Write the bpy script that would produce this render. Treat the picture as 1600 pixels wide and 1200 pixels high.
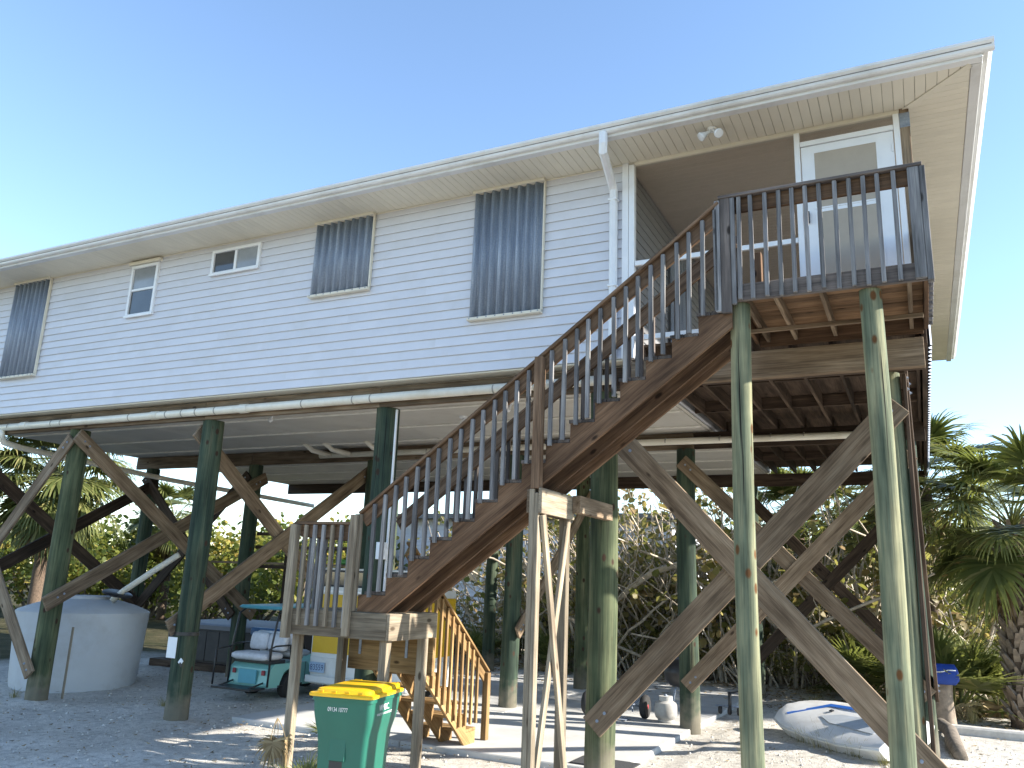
import bpy, bmesh, math, random
import numpy as np
from mathutils import Matrix, Vector
random.seed(7); RS = np.random.RandomState(11)
for o in list(bpy.data.objects): bpy.data.objects.remove(o)
S = bpy.context.scene; COL = S.collection
R = math.radians
# ------------------------------------------------------------------ camera, sky, sun, exposure
CAM_POS = Vector((-0.162, -8.761, 2.142)); YAW, PITCH, ROLL = R(26.805), R(13.654), R(2.219); FPX = 1269.58
fw = Vector((-math.sin(YAW)*math.cos(PITCH), math.cos(YAW)*math.cos(PITCH), math.sin(PITCH)))
rt = Vector((math.cos(YAW), math.sin(YAW), 0)); up = rt.cross(fw)
r_ = rt*math.cos(ROLL)+up*math.sin(ROLL); u_ = -rt*math.sin(ROLL)+up*math.cos(ROLL)
cd = bpy.data.cameras.new('camera'); cam = bpy.data.objects.new('camera', cd); COL.objects.link(cam)
cam.matrix_world = Matrix(((r_.x, u_.x, -fw.x, CAM_POS.x), (r_.y, u_.y, -fw.y, CAM_POS.y), (r_.z, u_.z, -fw.z, CAM_POS.z), (0, 0, 0, 1)))
cd.sensor_fit = 'HORIZONTAL'; cd.sensor_width = 36; cd.lens = 36*FPX/1600; cd.clip_start = .05; cd.clip_end = 3000
S.camera = cam
SUN_ROT, SUN_EL = R(75), R(26)
sdir = Vector((math.sin(SUN_ROT)*math.cos(SUN_EL), math.cos(SUN_ROT)*math.cos(SUN_EL), math.sin(SUN_EL)))
w = bpy.data.worlds.new('World'); S.world = w; w.use_nodes = True
nt = w.node_tree; nt.nodes.clear()
sky = nt.nodes.new('ShaderNodeTexSky'); sky.sky_type = 'NISHITA'; sky.sun_disc = False
sky.sun_elevation = SUN_EL; sky.sun_rotation = SUN_ROT; sky.air_density = 1.0; sky.dust_density = 0.1; sky.ozone_density = 2.2
bg = nt.nodes.new('ShaderNodeBackground'); bg.inputs[1].default_value = 0.13
wo = nt.nodes.new('ShaderNodeOutputWorld'); nt.links.new(sky.outputs[0], bg.inputs[0]); nt.links.new(bg.outputs[0], wo.inputs[0])
sl = bpy.data.lights.new('sun', 'SUN'); sl.energy = 5.0; sl.angle = R(.6); sl.color = (1, .93, .82)
so = bpy.data.objects.new('sun', sl); COL.objects.link(so); so.rotation_euler = sdir.to_track_quat('Z', 'Y').to_euler(); so.location = (20, 10, 20)
S.render.engine = 'CYCLES'
S.view_settings.view_transform = 'Standard'; S.view_settings.look = 'None'; S.view_settings.gamma = 1; S.view_settings.exposure = 1.55
S.cycles.max_bounces = 8; S.cycles.diffuse_bounces = 3; S.cycles.transparent_max_bounces = 16

# ------------------------------------------------------------------ materials
def newmat(name):
    m = bpy.data.materials.new(name); m.use_nodes = True; t = m.node_tree; t.nodes.clear()
    out = t.nodes.new('ShaderNodeOutputMaterial'); b = t.nodes.new('ShaderNodeBsdfPrincipled'); t.links.new(b.outputs[0], out.inputs[0])
    return m, t, b, out
def N(t, kind, **kw):
    n = t.nodes.new(kind)
    for k, v in kw.items(): setattr(n, k, v)
    return n
def coords(t, scale, space='Object'):
    tc = N(t, 'ShaderNodeTexCoord'); mp = N(t, 'ShaderNodeMapping'); mp.inputs['Scale'].default_value = scale
    t.links.new(tc.outputs[space], mp.inputs[0]); return mp.outputs[0]
def objrand_offset(t, vec):
    oi = N(t, 'ShaderNodeObjectInfo'); m = N(t, 'ShaderNodeMath', operation='MULTIPLY'); m.inputs[1].default_value = 37.
    t.links.new(oi.outputs['Random'], m.inputs[0])
    a = N(t, 'ShaderNodeVectorMath', operation='ADD'); t.links.new(vec, a.inputs[0]); t.links.new(m.outputs[0], a.inputs[1]); return a.outputs[0], oi.outputs['Random']
def noise(t, vec, scale, detail=4, rough=.55):
    n = N(t, 'ShaderNodeTexNoise'); n.inputs['Scale'].default_value = scale; n.inputs['Detail'].default_value = detail; n.inputs['Roughness'].default_value = rough
    t.links.new(vec, n.inputs['Vector']); return n.outputs[0]
def ramp(t, fac, stops):
    r = N(t, 'ShaderNodeValToRGB'); e = r.color_ramp.elements
    while len(e) < len(stops): e.new(.5)
    for i, (p, c) in enumerate(stops):
        e[i].position = p; e[i].color = (c[0], c[1], c[2], 1)
    t.links.new(fac, r.inputs[0]); return r.outputs[0]
def mix(t, fac, a, b, mode='MIX'):
    m = N(t, 'ShaderNodeMix', data_type='RGBA', blend_type=mode)
    if isinstance(fac, (int, float)): m.inputs[0].default_value = fac
    else: t.links.new(fac, m.inputs[0])
    for s, v in ((m.inputs[6], a), (m.inputs[7], b)):
        if isinstance(v, tuple): s.default_value = (*v, 1)
        else: t.links.new(v, s)
    return m.outputs[2]
def bump(t, b, h, strength=.3, dist=.01):
    n = N(t, 'ShaderNodeBump'); n.inputs['Strength'].default_value = strength; n.inputs['Distance'].default_value = dist
    t.links.new(h, n.inputs['Height']); t.links.new(n.outputs[0], b.inputs['Normal'])
def G(v): return (v, v, v)
def wood(name, dark, mid, light, rough=.8, vary=.35, knots=True):
    m, t, b, o = newmat(name)
    v, rnd = objrand_offset(t, coords(t, (1, 1, 1)))
    mp = N(t, 'ShaderNodeMapping'); mp.inputs['Scale'].default_value = (.9, 9, 9); t.links.new(v, mp.inputs[0])
    n1 = noise(t, mp.outputs[0], 1.6, 5)
    mp2 = N(t, 'ShaderNodeMapping'); mp2.inputs['Scale'].default_value = (2.2, 70, 70); t.links.new(v, mp2.inputs[0])
    n2 = noise(t, mp2.outputs[0], 1.2, 3)
    c = ramp(t, n1, [(.3, dark), (.5, mid), (.72, light)])
    g = ramp(t, n2, [(.3, G(.45)), (.6, G(1.0))])
    c = mix(t, .75, c, g, 'MULTIPLY')
    n3 = noise(t, v, 1.3, 3); c = mix(t, .6, c, ramp(t, n3, [(.35, G(.55)), (.65, G(1.1))]), 'MULTIPLY')
    if knots:
        mpk = N(t, 'ShaderNodeMapping'); mpk.inputs['Scale'].default_value = (2.2, 5, 5); t.links.new(v, mpk.inputs[0])
        vo = N(t, 'ShaderNodeTexVoronoi'); vo.inputs['Scale'].default_value = 1.0; t.links.new(mpk.outputs[0], vo.inputs['Vector'])
        c = mix(t, ramp(t, vo.outputs['Distance'], [(.07, G(1)), (.13, G(0))]), c, (dark[0]*.35, dark[1]*.33, dark[2]*.3))
    mr = N(t, 'ShaderNodeMapRange'); mr.inputs['To Min'].default_value = 1-vary; mr.inputs['To Max'].default_value = 1+vary*.6; t.links.new(rnd, mr.inputs[0])
    cc = N(t, 'ShaderNodeVectorMath', operation='SCALE'); t.links.new(c, cc.inputs[0]); t.links.new(mr.outputs[0], cc.inputs['Scale'])
    t.links.new(cc.outputs[0], b.inputs['Base Color']); b.inputs['Roughness'].default_value = rough; b.inputs['Specular IOR Level'].default_value = .25
    bump(t, b, n2, .5, .004); return m
def pilemat(name, cols, knot=(.05, .03, .02)):
    m, t, b, o = newmat(name)
    v, rnd = objrand_offset(t, coords(t, (1, 1, 1)))
    mp = N(t, 'ShaderNodeMapping'); mp.inputs['Scale'].default_value = (6, 6, .5); t.links.new(v, mp.inputs[0])
    n1 = noise(t, mp.outputs[0], 1.5, 5)
    c = ramp(t, n1, [(.28, cols[0]), (.45, cols[1]), (.58, cols[2]), (.75, cols[3])])
    mp2 = N(t, 'ShaderNodeMapping'); mp2.inputs['Scale'].default_value = (45, 45, 1.2); t.links.new(v, mp2.inputs[0])
    n2 = noise(t, mp2.outputs[0], 1.3, 4)
    c = mix(t, .7, c, ramp(t, n2, [(.28, G(.3)), (.5, G(.95)), (.7, G(1.1))]), 'MULTIPLY')
    mpk = N(t, 'ShaderNodeMapping'); mpk.inputs['Scale'].default_value = (6, 6, 3.4); t.links.new(v, mpk.inputs[0])
    vo = N(t, 'ShaderNodeTexVoronoi'); vo.inputs['Scale'].default_value = 1.; t.links.new(mpk.outputs[0], vo.inputs['Vector'])
    c = mix(t, ramp(t, vo.outputs['Distance'], [(.12, G(1)), (.19, G(0))]), c, knot)
    mpc = N(t, 'ShaderNodeMapping'); mpc.inputs['Scale'].default_value = (17, 17, .28); t.links.new(v, mpc.inputs[0])
    nc = noise(t, mpc.outputs[0], 1.0, 3); c = mix(t, ramp(t, nc, [(.30, G(1)), (.335, G(0))]), c, (.018, .016, .012))
    sx_ = N(t, 'ShaderNodeSeparateXYZ'); tcz = N(t, 'ShaderNodeTexCoord'); t.links.new(tcz.outputs['Object'], sx_.inputs[0])
    nz = noise(t, v, 5, 4); zz = N(t, 'ShaderNodeMath', operation='MULTIPLY_ADD'); t.links.new(nz, zz.inputs[0]); zz.inputs[1].default_value = -.9; t.links.new(sx_.outputs[2], zz.inputs[2])
    c = mix(t, ramp(t, zz.outputs[0], [(.0, G(.75)), (.35, G(0))]), c, (.20, .175, .135))
    n3 = noise(t, v, 2.2, 4); c = mix(t, .55, c, ramp(t, n3, [(.35, G(.6)), (.65, G(1.1))]), 'MULTIPLY')
    t.links.new(c, b.inputs['Base Color']); b.inputs['Roughness'].default_value = .85; b.inputs['Specular IOR Level'].default_value = .2
    bump(t, b, n2, .6, .006); return m
def plain(name, col, rough=.5, metallic=0., var=.12, scale=6., bumpy=.0, spec=.5, dirt=None):
    m, t, b, o = newmat(name)
    v, rnd = objrand_offset(t, coords(t, (1, 1, 1)))
    n = noise(t, v, scale, 5)
    c = ramp(t, n, [(.3, tuple(max(0, x*(1-var)) for x in col)), (.7, tuple(x*(1+var*.5) for x in col))])
    mr = N(t, 'ShaderNodeMapRange'); mr.inputs['To Min'].default_value = 1-var*.6; mr.inputs['To Max'].default_value = 1+var*.3; t.links.new(rnd, mr.inputs[0])
    sc_ = N(t, 'ShaderNodeVectorMath', operation='SCALE'); t.links.new(c, sc_.inputs[0]); t.links.new(mr.outputs[0], sc_.inputs['Scale']); c = sc_.outputs[0]
    if dirt:
        d = noise(t, v, 1.7, 6, .65); c = mix(t, ramp(t, d, [(.5, G(0)), (.75, G(.8))]), c, dirt)
    t.links.new(c, b.inputs['Base Color']); b.inputs['Roughness'].default_value = rough; b.inputs['Metallic'].default_value = metallic
    b.inputs['Specular IOR Level'].default_value = spec
    if bumpy: bump(t, b, n, bumpy, .01)
    return m
def leafmat(name, stops, rough=.5, trans=.42):
    m, t, b, o = newmat(name)
    a = N(t, 'ShaderNodeAttribute', attribute_name='tint')
    c = ramp(t, a.outputs['Fac'], stops)
    t.links.new(c, b.inputs['Base Color']); b.inputs['Roughness'].default_value = rough; b.inputs['Specular IOR Level'].default_value = .35
    tr = N(t, 'ShaderNodeBsdfTranslucent'); t.links.new(mix(t, .35, c, (.30, .34, .05)), tr.inputs[0])
    ms = N(t, 'ShaderNodeMixShader'); ms.inputs[0].default_value = trans
    t.links.new(b.outputs[0], ms.inputs[1]); t.links.new(tr.outputs[0], ms.inputs[2]); t.links.new(ms.outputs[0], o.inputs[0]); return m
M = {}
M['wgrey'] = wood('weathered_grey_wood', (.14, .138, .14), (.245, .24, .245), (.36, .35, .34))
M['wbrown'] = wood('stained_brown_wood', (.075, .041, .023), (.165, .094, .053), (.26, .16, .095))
M['wrail'] = wood('rail_brown_wood', (.10, .06, .036), (.19, .118, .072), (.28, .19, .125))
M['wdeck'] = wood('deck_weathered_wood', (.085, .07, .065), (.14, .12, .11), (.23, .19, .17))
M['wbrace'] = wood('brace_wood', (.13, .09, .058), (.25, .182, .122), (.345, .268, .19))
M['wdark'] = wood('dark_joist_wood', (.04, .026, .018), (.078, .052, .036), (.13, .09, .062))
M['wraw'] = wood('pale_treated_wood', (.18, .14, .10), (.29, .24, .175), (.40, .34, .255))
M['wgold'] = wood('golden_treated_wood', (.26, .15, .06), (.40, .25, .11), (.52, .35, .17))
M['wply'] = wood('plywood', (.14, .08, .045), (.22, .13, .07), (.30, .19, .11))
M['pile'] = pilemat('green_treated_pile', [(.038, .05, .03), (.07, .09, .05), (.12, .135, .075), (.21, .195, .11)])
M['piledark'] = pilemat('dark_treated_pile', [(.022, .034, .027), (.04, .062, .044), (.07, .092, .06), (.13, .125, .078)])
M['post'] = pilemat('pale_green_post', [(.07, .09, .06), (.14, .16, .105), (.26, .255, .155), (.40, .365, .22)], (.12, .055, .02))
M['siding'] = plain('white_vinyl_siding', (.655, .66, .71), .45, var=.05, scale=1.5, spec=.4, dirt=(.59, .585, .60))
M['sideshade'] = plain('shaded_porch_siding', (.30, .30, .31), .6, var=.08, scale=2)  # darker siding copy: the porch wall's shade is put into its colour
M['lap'] = plain('siding_lap_grime_shade', (.40, .375, .355), .8, var=.2, scale=4)  # grime plus the shadow under each lap lip, both painted into this colour
M['soffit'] = plain('cream_vinyl_soffit', (.74, .69, .575), .55, var=.05, scale=3, spec=.3)
M['gutter'] = plain('white_gutter_metal', (.74, .74, .735), .4, var=.06, scale=2.5, dirt=(.50, .48, .44))
M['trim'] = plain('white_trim', (.82, .83, .85), .4, var=.04)
M['roof'] = plain('grey_shingle', (.22, .21, .20), .9, var=.4, scale=30, bumpy=.4)
M['pvc'] = plain('cream_drain_pipe', (.78, .74, .64), .35, var=.06, dirt=(.55, .48, .36))
M['pvcj'] = plain('pipe_joint_dark', (.32, .30, .26), .5)
M['ceil'] = plain('painted_underside_panel', (.56, .53, .48), .6, var=.10, scale=1.2, dirt=(.42, .38, .33))
M['batten'] = plain('cream_batten', (.78, .75, .68), .6)
M['pceil'] = plain('porch_ceiling_vinyl', (.74, .64, .52), .6, var=.05)
M['black'] = plain('black_metal', (.025, .025, .027), .4)
M['rubber'] = plain('black_rubber', (.022, .022, .023), .8)
M['conc'] = plain('slab_concrete', (.50, .50, .49), .85, var=.14, scale=2.2, bumpy=.1, dirt=(.40, .385, .35))
M['curb'] = plain('curb_concrete', (.52, .50, .46), .9, var=.2, scale=9, bumpy=.3)
M['mint'] = plain('mint_cart_paint', (.22, .48, .44), .3, var=.05)
M['teal'] = plain('teal_cart_roof', (.10, .36, .44), .4, var=.08)
M['vinyl'] = plain('white_seat_vinyl', (.62, .62, .65), .5, var=.15, scale=14, dirt=(.42, .42, .44))
M['bin'] = plain('green_bin_plastic', (.012, .118, .082), .42, var=.08, scale=3)
M['lid'] = plain('yellow_lid_plastic', (.80, .46, .01), .35, var=.06)
M['print'] = plain('white_print', (.8, .8, .8), .6)
M['yellow'] = plain('mustard_panel_paint', (.56, .35, .01), .5, var=.06)
M['vanwhite'] = plain('white_cart_panel', (.66, .68, .68), .35, var=.06, dirt=(.5, .5, .46))
M['plate'] = plain('licence_plate', (.30, .42, .58), .4)
M['navy'] = plain('navy_print', (.03, .06, .16), .5)
M['tank'] = plain('grey_tank_plastic', (.56, .58, .60), .65, var=.08, scale=1.5, bumpy=.05, dirt=(.42, .42, .42))
M['tub'] = plain('dark_tub_panel', (.035, .033, .036), .6, var=.25)
M['tubcover'] = plain('slate_tub_cover', (.12, .13, .16), .5)
M['tarp'] = plain('blue_tarp', (.06, .16, .34), .35, var=.3, scale=9)
M['hull'] = plain('white_boat_hull', (.74, .74, .73), .35, var=.06, dirt=(.55, .52, .46))
M['hullblue'] = plain('blue_boat_stripe', (.02, .13, .52), .4)
M['hullgrey'] = plain('grey_boat_well', (.50, .54, .58), .45)
M['bagblue'] = plain('blue_bag_cloth', (.01, .05, .30), .7, var=.2)
M['red'] = plain('red_hub_paint', (.28, .03, .04), .5)
M['propane'] = plain('worn_white_cylinder', (.42, .42, .41), .6, var=.25, dirt=(.2, .17, .14))
M['mat_'] = plain('dark_rubber_mat', (.04, .042, .045), .9, var=.3, scale=60, bumpy=.5)
M['paper'] = plain('white_paper', (.84, .84, .84), .8, var=.02)
M['bulb'] = plain('bulb_glass', (.75, .76, .78), .15, spec=.8)
M['pot'] = plain('black_pot', (.02, .02, .02), .7)
M['bark'] = plain('grey_bark', (.20, .165, .13), .95, var=.45, scale=14, bumpy=.6)
M['vine'] = plain('pale_vine_bark', (.52, .45, .36), .9, var=.35, scale=10, bumpy=.4)
M['boot'] = plain('palm_boot', (.25, .20, .155), .95, var=.45, scale=9, bumpy=.5)
M['ptrunk'] = plain('palm_fibre_trunk', (.12, .085, .06), .95, var=.5, scale=20, bumpy=.6)
M['glassw'] = plain('window_pane_glass', (.07, .075, .08), .06, var=.3, scale=2, spec=.8)
M['frost'] = plain('frosted_pane', (.30, .32, .34), .12, var=.25, scale=2, spec=.7)
M['doorglass'] = plain('door_screen_panel', (.43, .375, .31), .85, var=.06, spec=.15)
m, t, b, o = newmat('galvanised_shutter')
v, rnd = objrand_offset(t, coords(t, (1, 1, 1))); mp = N(t, 'ShaderNodeMapping'); mp.inputs['Scale'].default_value = (16, 16, 1.1); t.links.new(v, mp.inputs[0])
n1 = noise(t, mp.outputs[0], 1.4, 5); c = ramp(t, n1, [(.3, (.19, .225, .29)), (.55, (.27, .315, .39)), (.75, (.38, .425, .50))])
n2 = noise(t, v, 60, 2); c = mix(t, .4, c, ramp(t, n2, [(.35, G(.7)), (.65, G(1.15))]), 'MULTIPLY')
t.links.new(c, b.inputs['Base Color']); b.inputs['Metallic'].default_value = .15; b.inputs['Roughness'].default_value = .55; M['galv'] = m
m, t, b, o = newmat('insect_screen')
b.inputs['Base Color'].default_value = (.10, .088, .075, 1); b.inputs['Roughness'].default_value = .9; b.inputs['Specular IOR Level'].default_value = .1
tr = N(t, 'ShaderNodeBsdfTransparent'); ms = N(t, 'ShaderNodeMixShader'); ms.inputs[0].default_value = .36
t.links.new(tr.outputs[0], ms.inputs[1]); t.links.new(b.outputs[0], ms.inputs[2]); t.links.new(ms.outputs[0], o.inputs[0]); M['screen'] = m
# shell sand
m, t, b, o = newmat('shell_sand')
v = coords(t, (1, 1, 1)); n1 = noise(t, v, .55, 6); n2 = noise(t, v, 9, 6, .7); n3 = noise(t, v, 60, 3)
c = ramp(t, n1, [(.3, (.45, .42, .37)), (.5, (.58, .55, .495)), (.7, (.66, .635, .585))])
ds_ = N(t, 'ShaderNodeVectorMath', operation='DISTANCE'); t.links.new(v, ds_.inputs[0]); ds_.inputs[1].default_value = (-5.5, 0, 0)
nd = noise(t, v, .35, 4); na = N(t, 'ShaderNodeMath', operation='MULTIPLY_ADD'); t.links.new(nd, na.inputs[0]); na.inputs[1].default_value = 6.; t.links.new(ds_.outputs['Value'], na.inputs[2])
mr_ = N(t, 'ShaderNodeMapRange'); mr_.inputs['From Min'].default_value = 15.5; mr_.inputs['From Max'].default_value = 18.; t.links.new(na.outputs[0], mr_.inputs[0])
c = mix(t, mr_.outputs[0], c, ramp(t, noise(t, v, 1.1, 5), [(.3, (.035, .04, .018)), (.6, (.085, .075, .04)), (.8, (.16, .13, .08))]))
c = mix(t, .8, c, ramp(t, n2, [(.32, G(.5)), (.5, G(.95)), (.7, G(1.15))]), 'MULTIPLY')
c = mix(t, .7, c, ramp(t, n3, [(.3, G(.55)), (.6, G(1.1))]), 'MULTIPLY')
t.links.new(c, b.inputs['Base Color']); b.inputs['Roughness'].default_value = .95; b.inputs['Specular IOR Level'].default_value = .1
ad = N(t, 'ShaderNodeMath', operation='ADD'); t.links.new(n2, ad.inputs[0]); t.links.new(n3, ad.inputs[1]); bump(t, b, ad.outputs[0], .7, .03); M['sand'] = m
GREEN = [(0, (.045, .055, .016)), (.4, (.12, .135, .038)), (.7, (.20, .20, .06)), (1, (.34, .28, .10))]
M['leaf'] = leafmat('shrub_leaf', GREEN)
M['leafyel'] = leafmat('sea_grape_leaf', [(0, (.05, .075, .016)), (.4, (.12, .15, .03)), (.75, (.25, .24, .05)), (1, (.38, .28, .07))])
M['leafmix'] = leafmat('thicket_leaf', [(0, (.08, .085, .026)), (.35, (.18, .165, .055)), (.6, (.29, .235, .095)), (.8, (.34, .22, .095)), (1, (.45, .35, .17))], .5, .52)
M['leafdry'] = leafmat('dry_leaf', [(0, (.08, .05, .025)), (.5, (.19, .125, .06)), (1, (.36, .27, .14))], .8, .15)
M['palm'] = leafmat('palm_leaf', [(0, (.05, .07, .022)), (.45, (.13, .155, .05)), (.75, (.23, .24, .09)), (1, (.38, .33, .15))], .36, .38)
M['palmdry'] = leafmat('dry_palm_leaf', [(0, (.13, .085, .04)), (.5, (.28, .20, .105)), (1, (.45, .35, .20))], .7, .2)
M['grass'] = leafmat('dry_grass', [(0, (.10, .10, .03)), (.5, (.25, .22, .09)), (1, (.42, .36, .18))], .7, .25)

# ------------------------------------------------------------------ object helpers
W = {}
def link(o, parent=None, world=None):
    COL.objects.link(o); world = world if world is not None else Matrix.Identity(4)
    W[o.name] = world
    if parent is not None:
        o.parent = parent; o.matrix_parent_inverse = W[parent.name].inverted()
    o.matrix_basis = world
    return o
def tag(o, label=None, cat=None, group=None, kind=None):
    for k, v in (('label', label), ('category', cat), ('group', group), ('kind', kind)):
        if v: o[k] = v
    return o
def empty(name, loc, label=None, cat=None, group=None, rz=0, parent=None):
    o = bpy.data.objects.new(name, None); o.empty_display_size = .2
    link(o, parent, Matrix.Translation(loc) @ Matrix.Rotation(rz, 4, 'Z')); return tag(o, label, cat, group)
def ob(name, me, mat, parent=None, world=None):
    if mat is not None and (len(me.materials) == 0): me.materials.append(mat)
    o = bpy.data.objects.new(name, me); link(o, parent, world)
    if mat is not None and me.materials[0] != mat:
        o.material_slots[0].link = 'OBJECT'; o.material_slots[0].material = mat
    return o
def mesh(name, vs, fs, smooth=False, tint=None):
    me = bpy.data.meshes.new(name); me.from_pydata([tuple(v) for v in vs], [], [tuple(f) for f in fs]); me.update()
    if smooth: me.shade_smooth()
    if tint is not None:
        a = me.attributes.new('tint', 'FLOAT', 'POINT'); a.data.foreach_set('value', np.asarray(tint, np.float32))
    return me
BOXC = {}
def boxmesh(lx, ly, lz, ch=None):
    ch = min(ch if ch is not None else .004, lx*.3, ly*.3, lz*.3)
    key = (round(lx, 3), round(ly, 3), round(lz, 3), round(ch, 4))
    if key in BOXC: return BOXC[key]
    bm = bmesh.new(); bmesh.ops.create_cube(bm, size=1)
    for v in bm.verts: v.co.x *= lx; v.co.y *= ly; v.co.z *= lz
    bmesh.ops.bevel(bm, geom=list(bm.edges), offset=ch, segments=1, affect='EDGES')
    me = bpy.data.meshes.new('block'); bm.to_mesh(me); bm.free(); BOXC[key] = me; return me
def box(name, x0, x1, y0, y1, z0, z1, mat, parent, ch=None):
    """axis aligned board, its length on local X so that the grain follows it"""
    d = Vector((x1-x0, y1-y0, z1-z0)); c = Vector(((x0+x1)/2, (y0+y1)/2, (z0+z1)/2))
    ax = max(range(3), key=lambda i: d[i])
    if ax == 0: me = boxmesh(d.x, d.y, d.z, ch); rot = Matrix.Identity(4)
    elif ax == 1: me = boxmesh(d.y, d.x, d.z, ch); rot = Matrix.Rotation(math.pi/2, 4, 'Z')
    else: me = boxmesh(d.z, d.y, d.x, ch); rot = Matrix.Rotation(-math.pi/2, 4, 'Y')
    return ob(name, me, mat, parent, Matrix.Translation(c) @ rot)
def board(name, a, b, wd, th, side, mat, parent, ch=None):
    """board from a to b, width wd lying in the plane normal to `side`, thickness th along `side`"""
    a, b, side = Vector(a), Vector(b), Vector(side).normalized(); x = (b-a); L = x.length; x.normalize()
    z = (side - x*side.dot(x)).normalized(); y = z.cross(x)
    me = boxmesh(L, wd, th, ch); c = (a+b)/2
    return ob(name, me, mat, parent, Matrix(((x.x, y.x, z.x, c.x), (x.y, y.y, z.y, c.y), (x.z, y.z, z.z, c.z), (0, 0, 0, 1))))
def extrude_profile(pts, x0, x1, axis='X', cap=True):
    """closed profile pts (u,v) extruded; axis X: (x,u,v); axis Y: (u,y,v)"""
    n = len(pts); vs = []
    for x in (x0, x1):
        for (u, v) in pts: vs.append((x, u, v) if axis == 'X' else (u, x, v))
    fs = [(i, (i+1) % n, n+(i+1) % n, n+i) for i in range(n)]
    if cap: fs += [tuple(range(n))[::-1], tuple(range(n, 2*n))]
    return vs, fs
def fixn(me):
    bm = bmesh.new(); bm.from_mesh(me); bmesh.ops.recalc_face_normals(bm, faces=bm.faces); bm.to_mesh(me); bm.free(); return me
def prof(name, pts, x0, x1, mat, parent, axis='X', smooth=False):
    vs, fs = extrude_profile(pts, x0, x1, axis); return ob(name, fixn(mesh(name, vs, fs, smooth)), mat, parent)
def tubedata(path, rad, seg=8, cap=True):
    path = [Vector(p) for p in path]; n = len(path); rad = rad if hasattr(rad, '__len__') else [rad]*n
    vs, fs = [], []; prev = None
    for i, p in enumerate(path):
        d = (path[min(i+1, n-1)]-path[max(i-1, 0)]).normalized()
        if prev is None:
            u = d.cross(Vector((0, 0, 1)))
            if u.length < .1: u = d.cross(Vector((1, 0, 0)))
        else: u = prev - d*prev.dot(d)
        u.normalize(); prev = u; v = d.cross(u)
        for k in range(seg):
            a = 2*math.pi*k/seg; q = p+(u*math.cos(a)+v*math.sin(a))*rad[i]; vs.append(q)
    for i in range(n-1):
        for k in range(seg):
            a, b = i*seg+k, i*seg+(k+1) % seg; fs.append((a, b, b+seg, a+seg))
    if cap: fs += [tuple(range(seg))[::-1], tuple(range((n-1)*seg, n*seg))]
    return vs, fs
def tube(name, path, rad, mat, parent, seg=10, smooth=True, world=None):
    vs, fs = tubedata(path, rad, seg); me = mesh(name, vs, fs, smooth)
    return ob(name, me, mat, parent, world)
def lathe(name, pts, mat, parent, world, seg=32, smooth=True):
    vs, fs = [], []; n = len(pts)
    for (r, z) in pts:
        for k in range(seg): a = 2*math.pi*k/seg; vs.append((r*math.cos(a), r*math.sin(a), z))
    for i in range(n-1):
        for k in range(seg): a, b = i*seg+k, i*seg+(k+1) % seg; fs.append((a, b, b+seg, a+seg))
    fs += [tuple(range(seg))[::-1], tuple(range((n-1)*seg, n*seg))]
    me = mesh(name, vs, fs, False)
    if smooth:
        me.shade_smooth()
        try: me.set_sharp_from_angle(angle=R(40))
        except Exception: pass
    return ob(name, me, mat, parent, world)
def T(x, y, z): return Matrix.Translation((x, y, z))
def wheel(parent, c, r, wdt, axis, hubmat, name='wheel'):
    rot = Matrix.Rotation(math.pi/2, 4, 'Y') if axis == 'X' else Matrix.Rotation(math.pi/2, 4, 'X')
    h = wdt/2
    wh = lathe(name, [(r*.62, -h), (r*.9, -h), (r, -h*.55), (r, h*.55), (r*.9, h), (r*.62, h)], M['rubber'], parent, T(*c) @ rot, 24)
    lathe('hub', [(.01, -h*.7), (r*.6, -h*.75), (r*.6, h*.75), (r*.25, h*.8), (r*.2, h*1.05), (.01, h*1.05)], hubmat, wh, T(*c) @ rot, 18)
    return wh
def text(name, body, size, mat, parent, world, sx=1.):
    cu = bpy.data.curves.new(name, 'FONT'); cu.body = body; cu.size = size; cu.align_x = 'CENTER'; cu.align_y = 'CENTER'
    tmp = bpy.data.objects.new('tmp', cu); COL.objects.link(tmp)
    dg = bpy.context.evaluated_depsgraph_get(); me = bpy.data.meshes.new_from_object(tmp.evaluated_get(dg)); bpy.data.objects.remove(tmp)
    for v in me.vertices: v.co.x *= sx
    me.materials.clear(); return ob(name, me, mat, parent, world)

# ------------------------------------------------------------------ ground and slab
def slabdist(x, y):   # inside the slab the sand stays below it
    return -13.9 < x < -3.3 and .8 < y < 10.4
def axis_pts(lo, hi, c0, c1, fine, coarse):
    a = list(np.arange(lo, c0, coarse)) + list(np.arange(c0, c1, fine)) + list(np.arange(c1, hi+.1, coarse)); return np.array(a)
gx = axis_pts(-400, 400, -20, 6, .14, 19.); gy = axis_pts(-300, 700, -7, 14, .14, 19.)
GXX, GYY = np.meshgrid(gx, gy)
def hills(x, y, s, ph): return np.sin(x*s+ph)*np.cos(y*s*1.13+ph*1.7)
hz = .018*hills(GXX, GYY, 1.7, .4)+.012*hills(GXX, GYY, 4.1, 1.9)+.008*hills(GXX, GYY, 9.3, 3.1)+.03*hills(GXX, GYY, .55, 2.)
inside = (GXX > -9.6) & (GXX < -3.1) & (GYY > .4) & (GYY < 10.6); hz = np.where(inside, -.03, hz)
for mx in (-16.3, -13.12, -9.97, -3.5, -.36, -1.54, -.41):
    for my in ((.35, -1.37)[mx in (-1.54, -.41)],): hz = hz+.05*np.exp(-(((GXX-mx)**2+(GYY-my)**2)/.09))
far = (np.abs(GXX) > 60) | (GYY > 60); hz = np.where(far, -.1, hz)
nx, ny = len(gx), len(gy)
idx = np.arange(nx*ny).reshape(ny, nx)
fs = np.stack([idx[:-1, :-1], idx[:-1, 1:], idx[1:, 1:], idx[1:, :-1]], -1).reshape(-1, 4)
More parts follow.
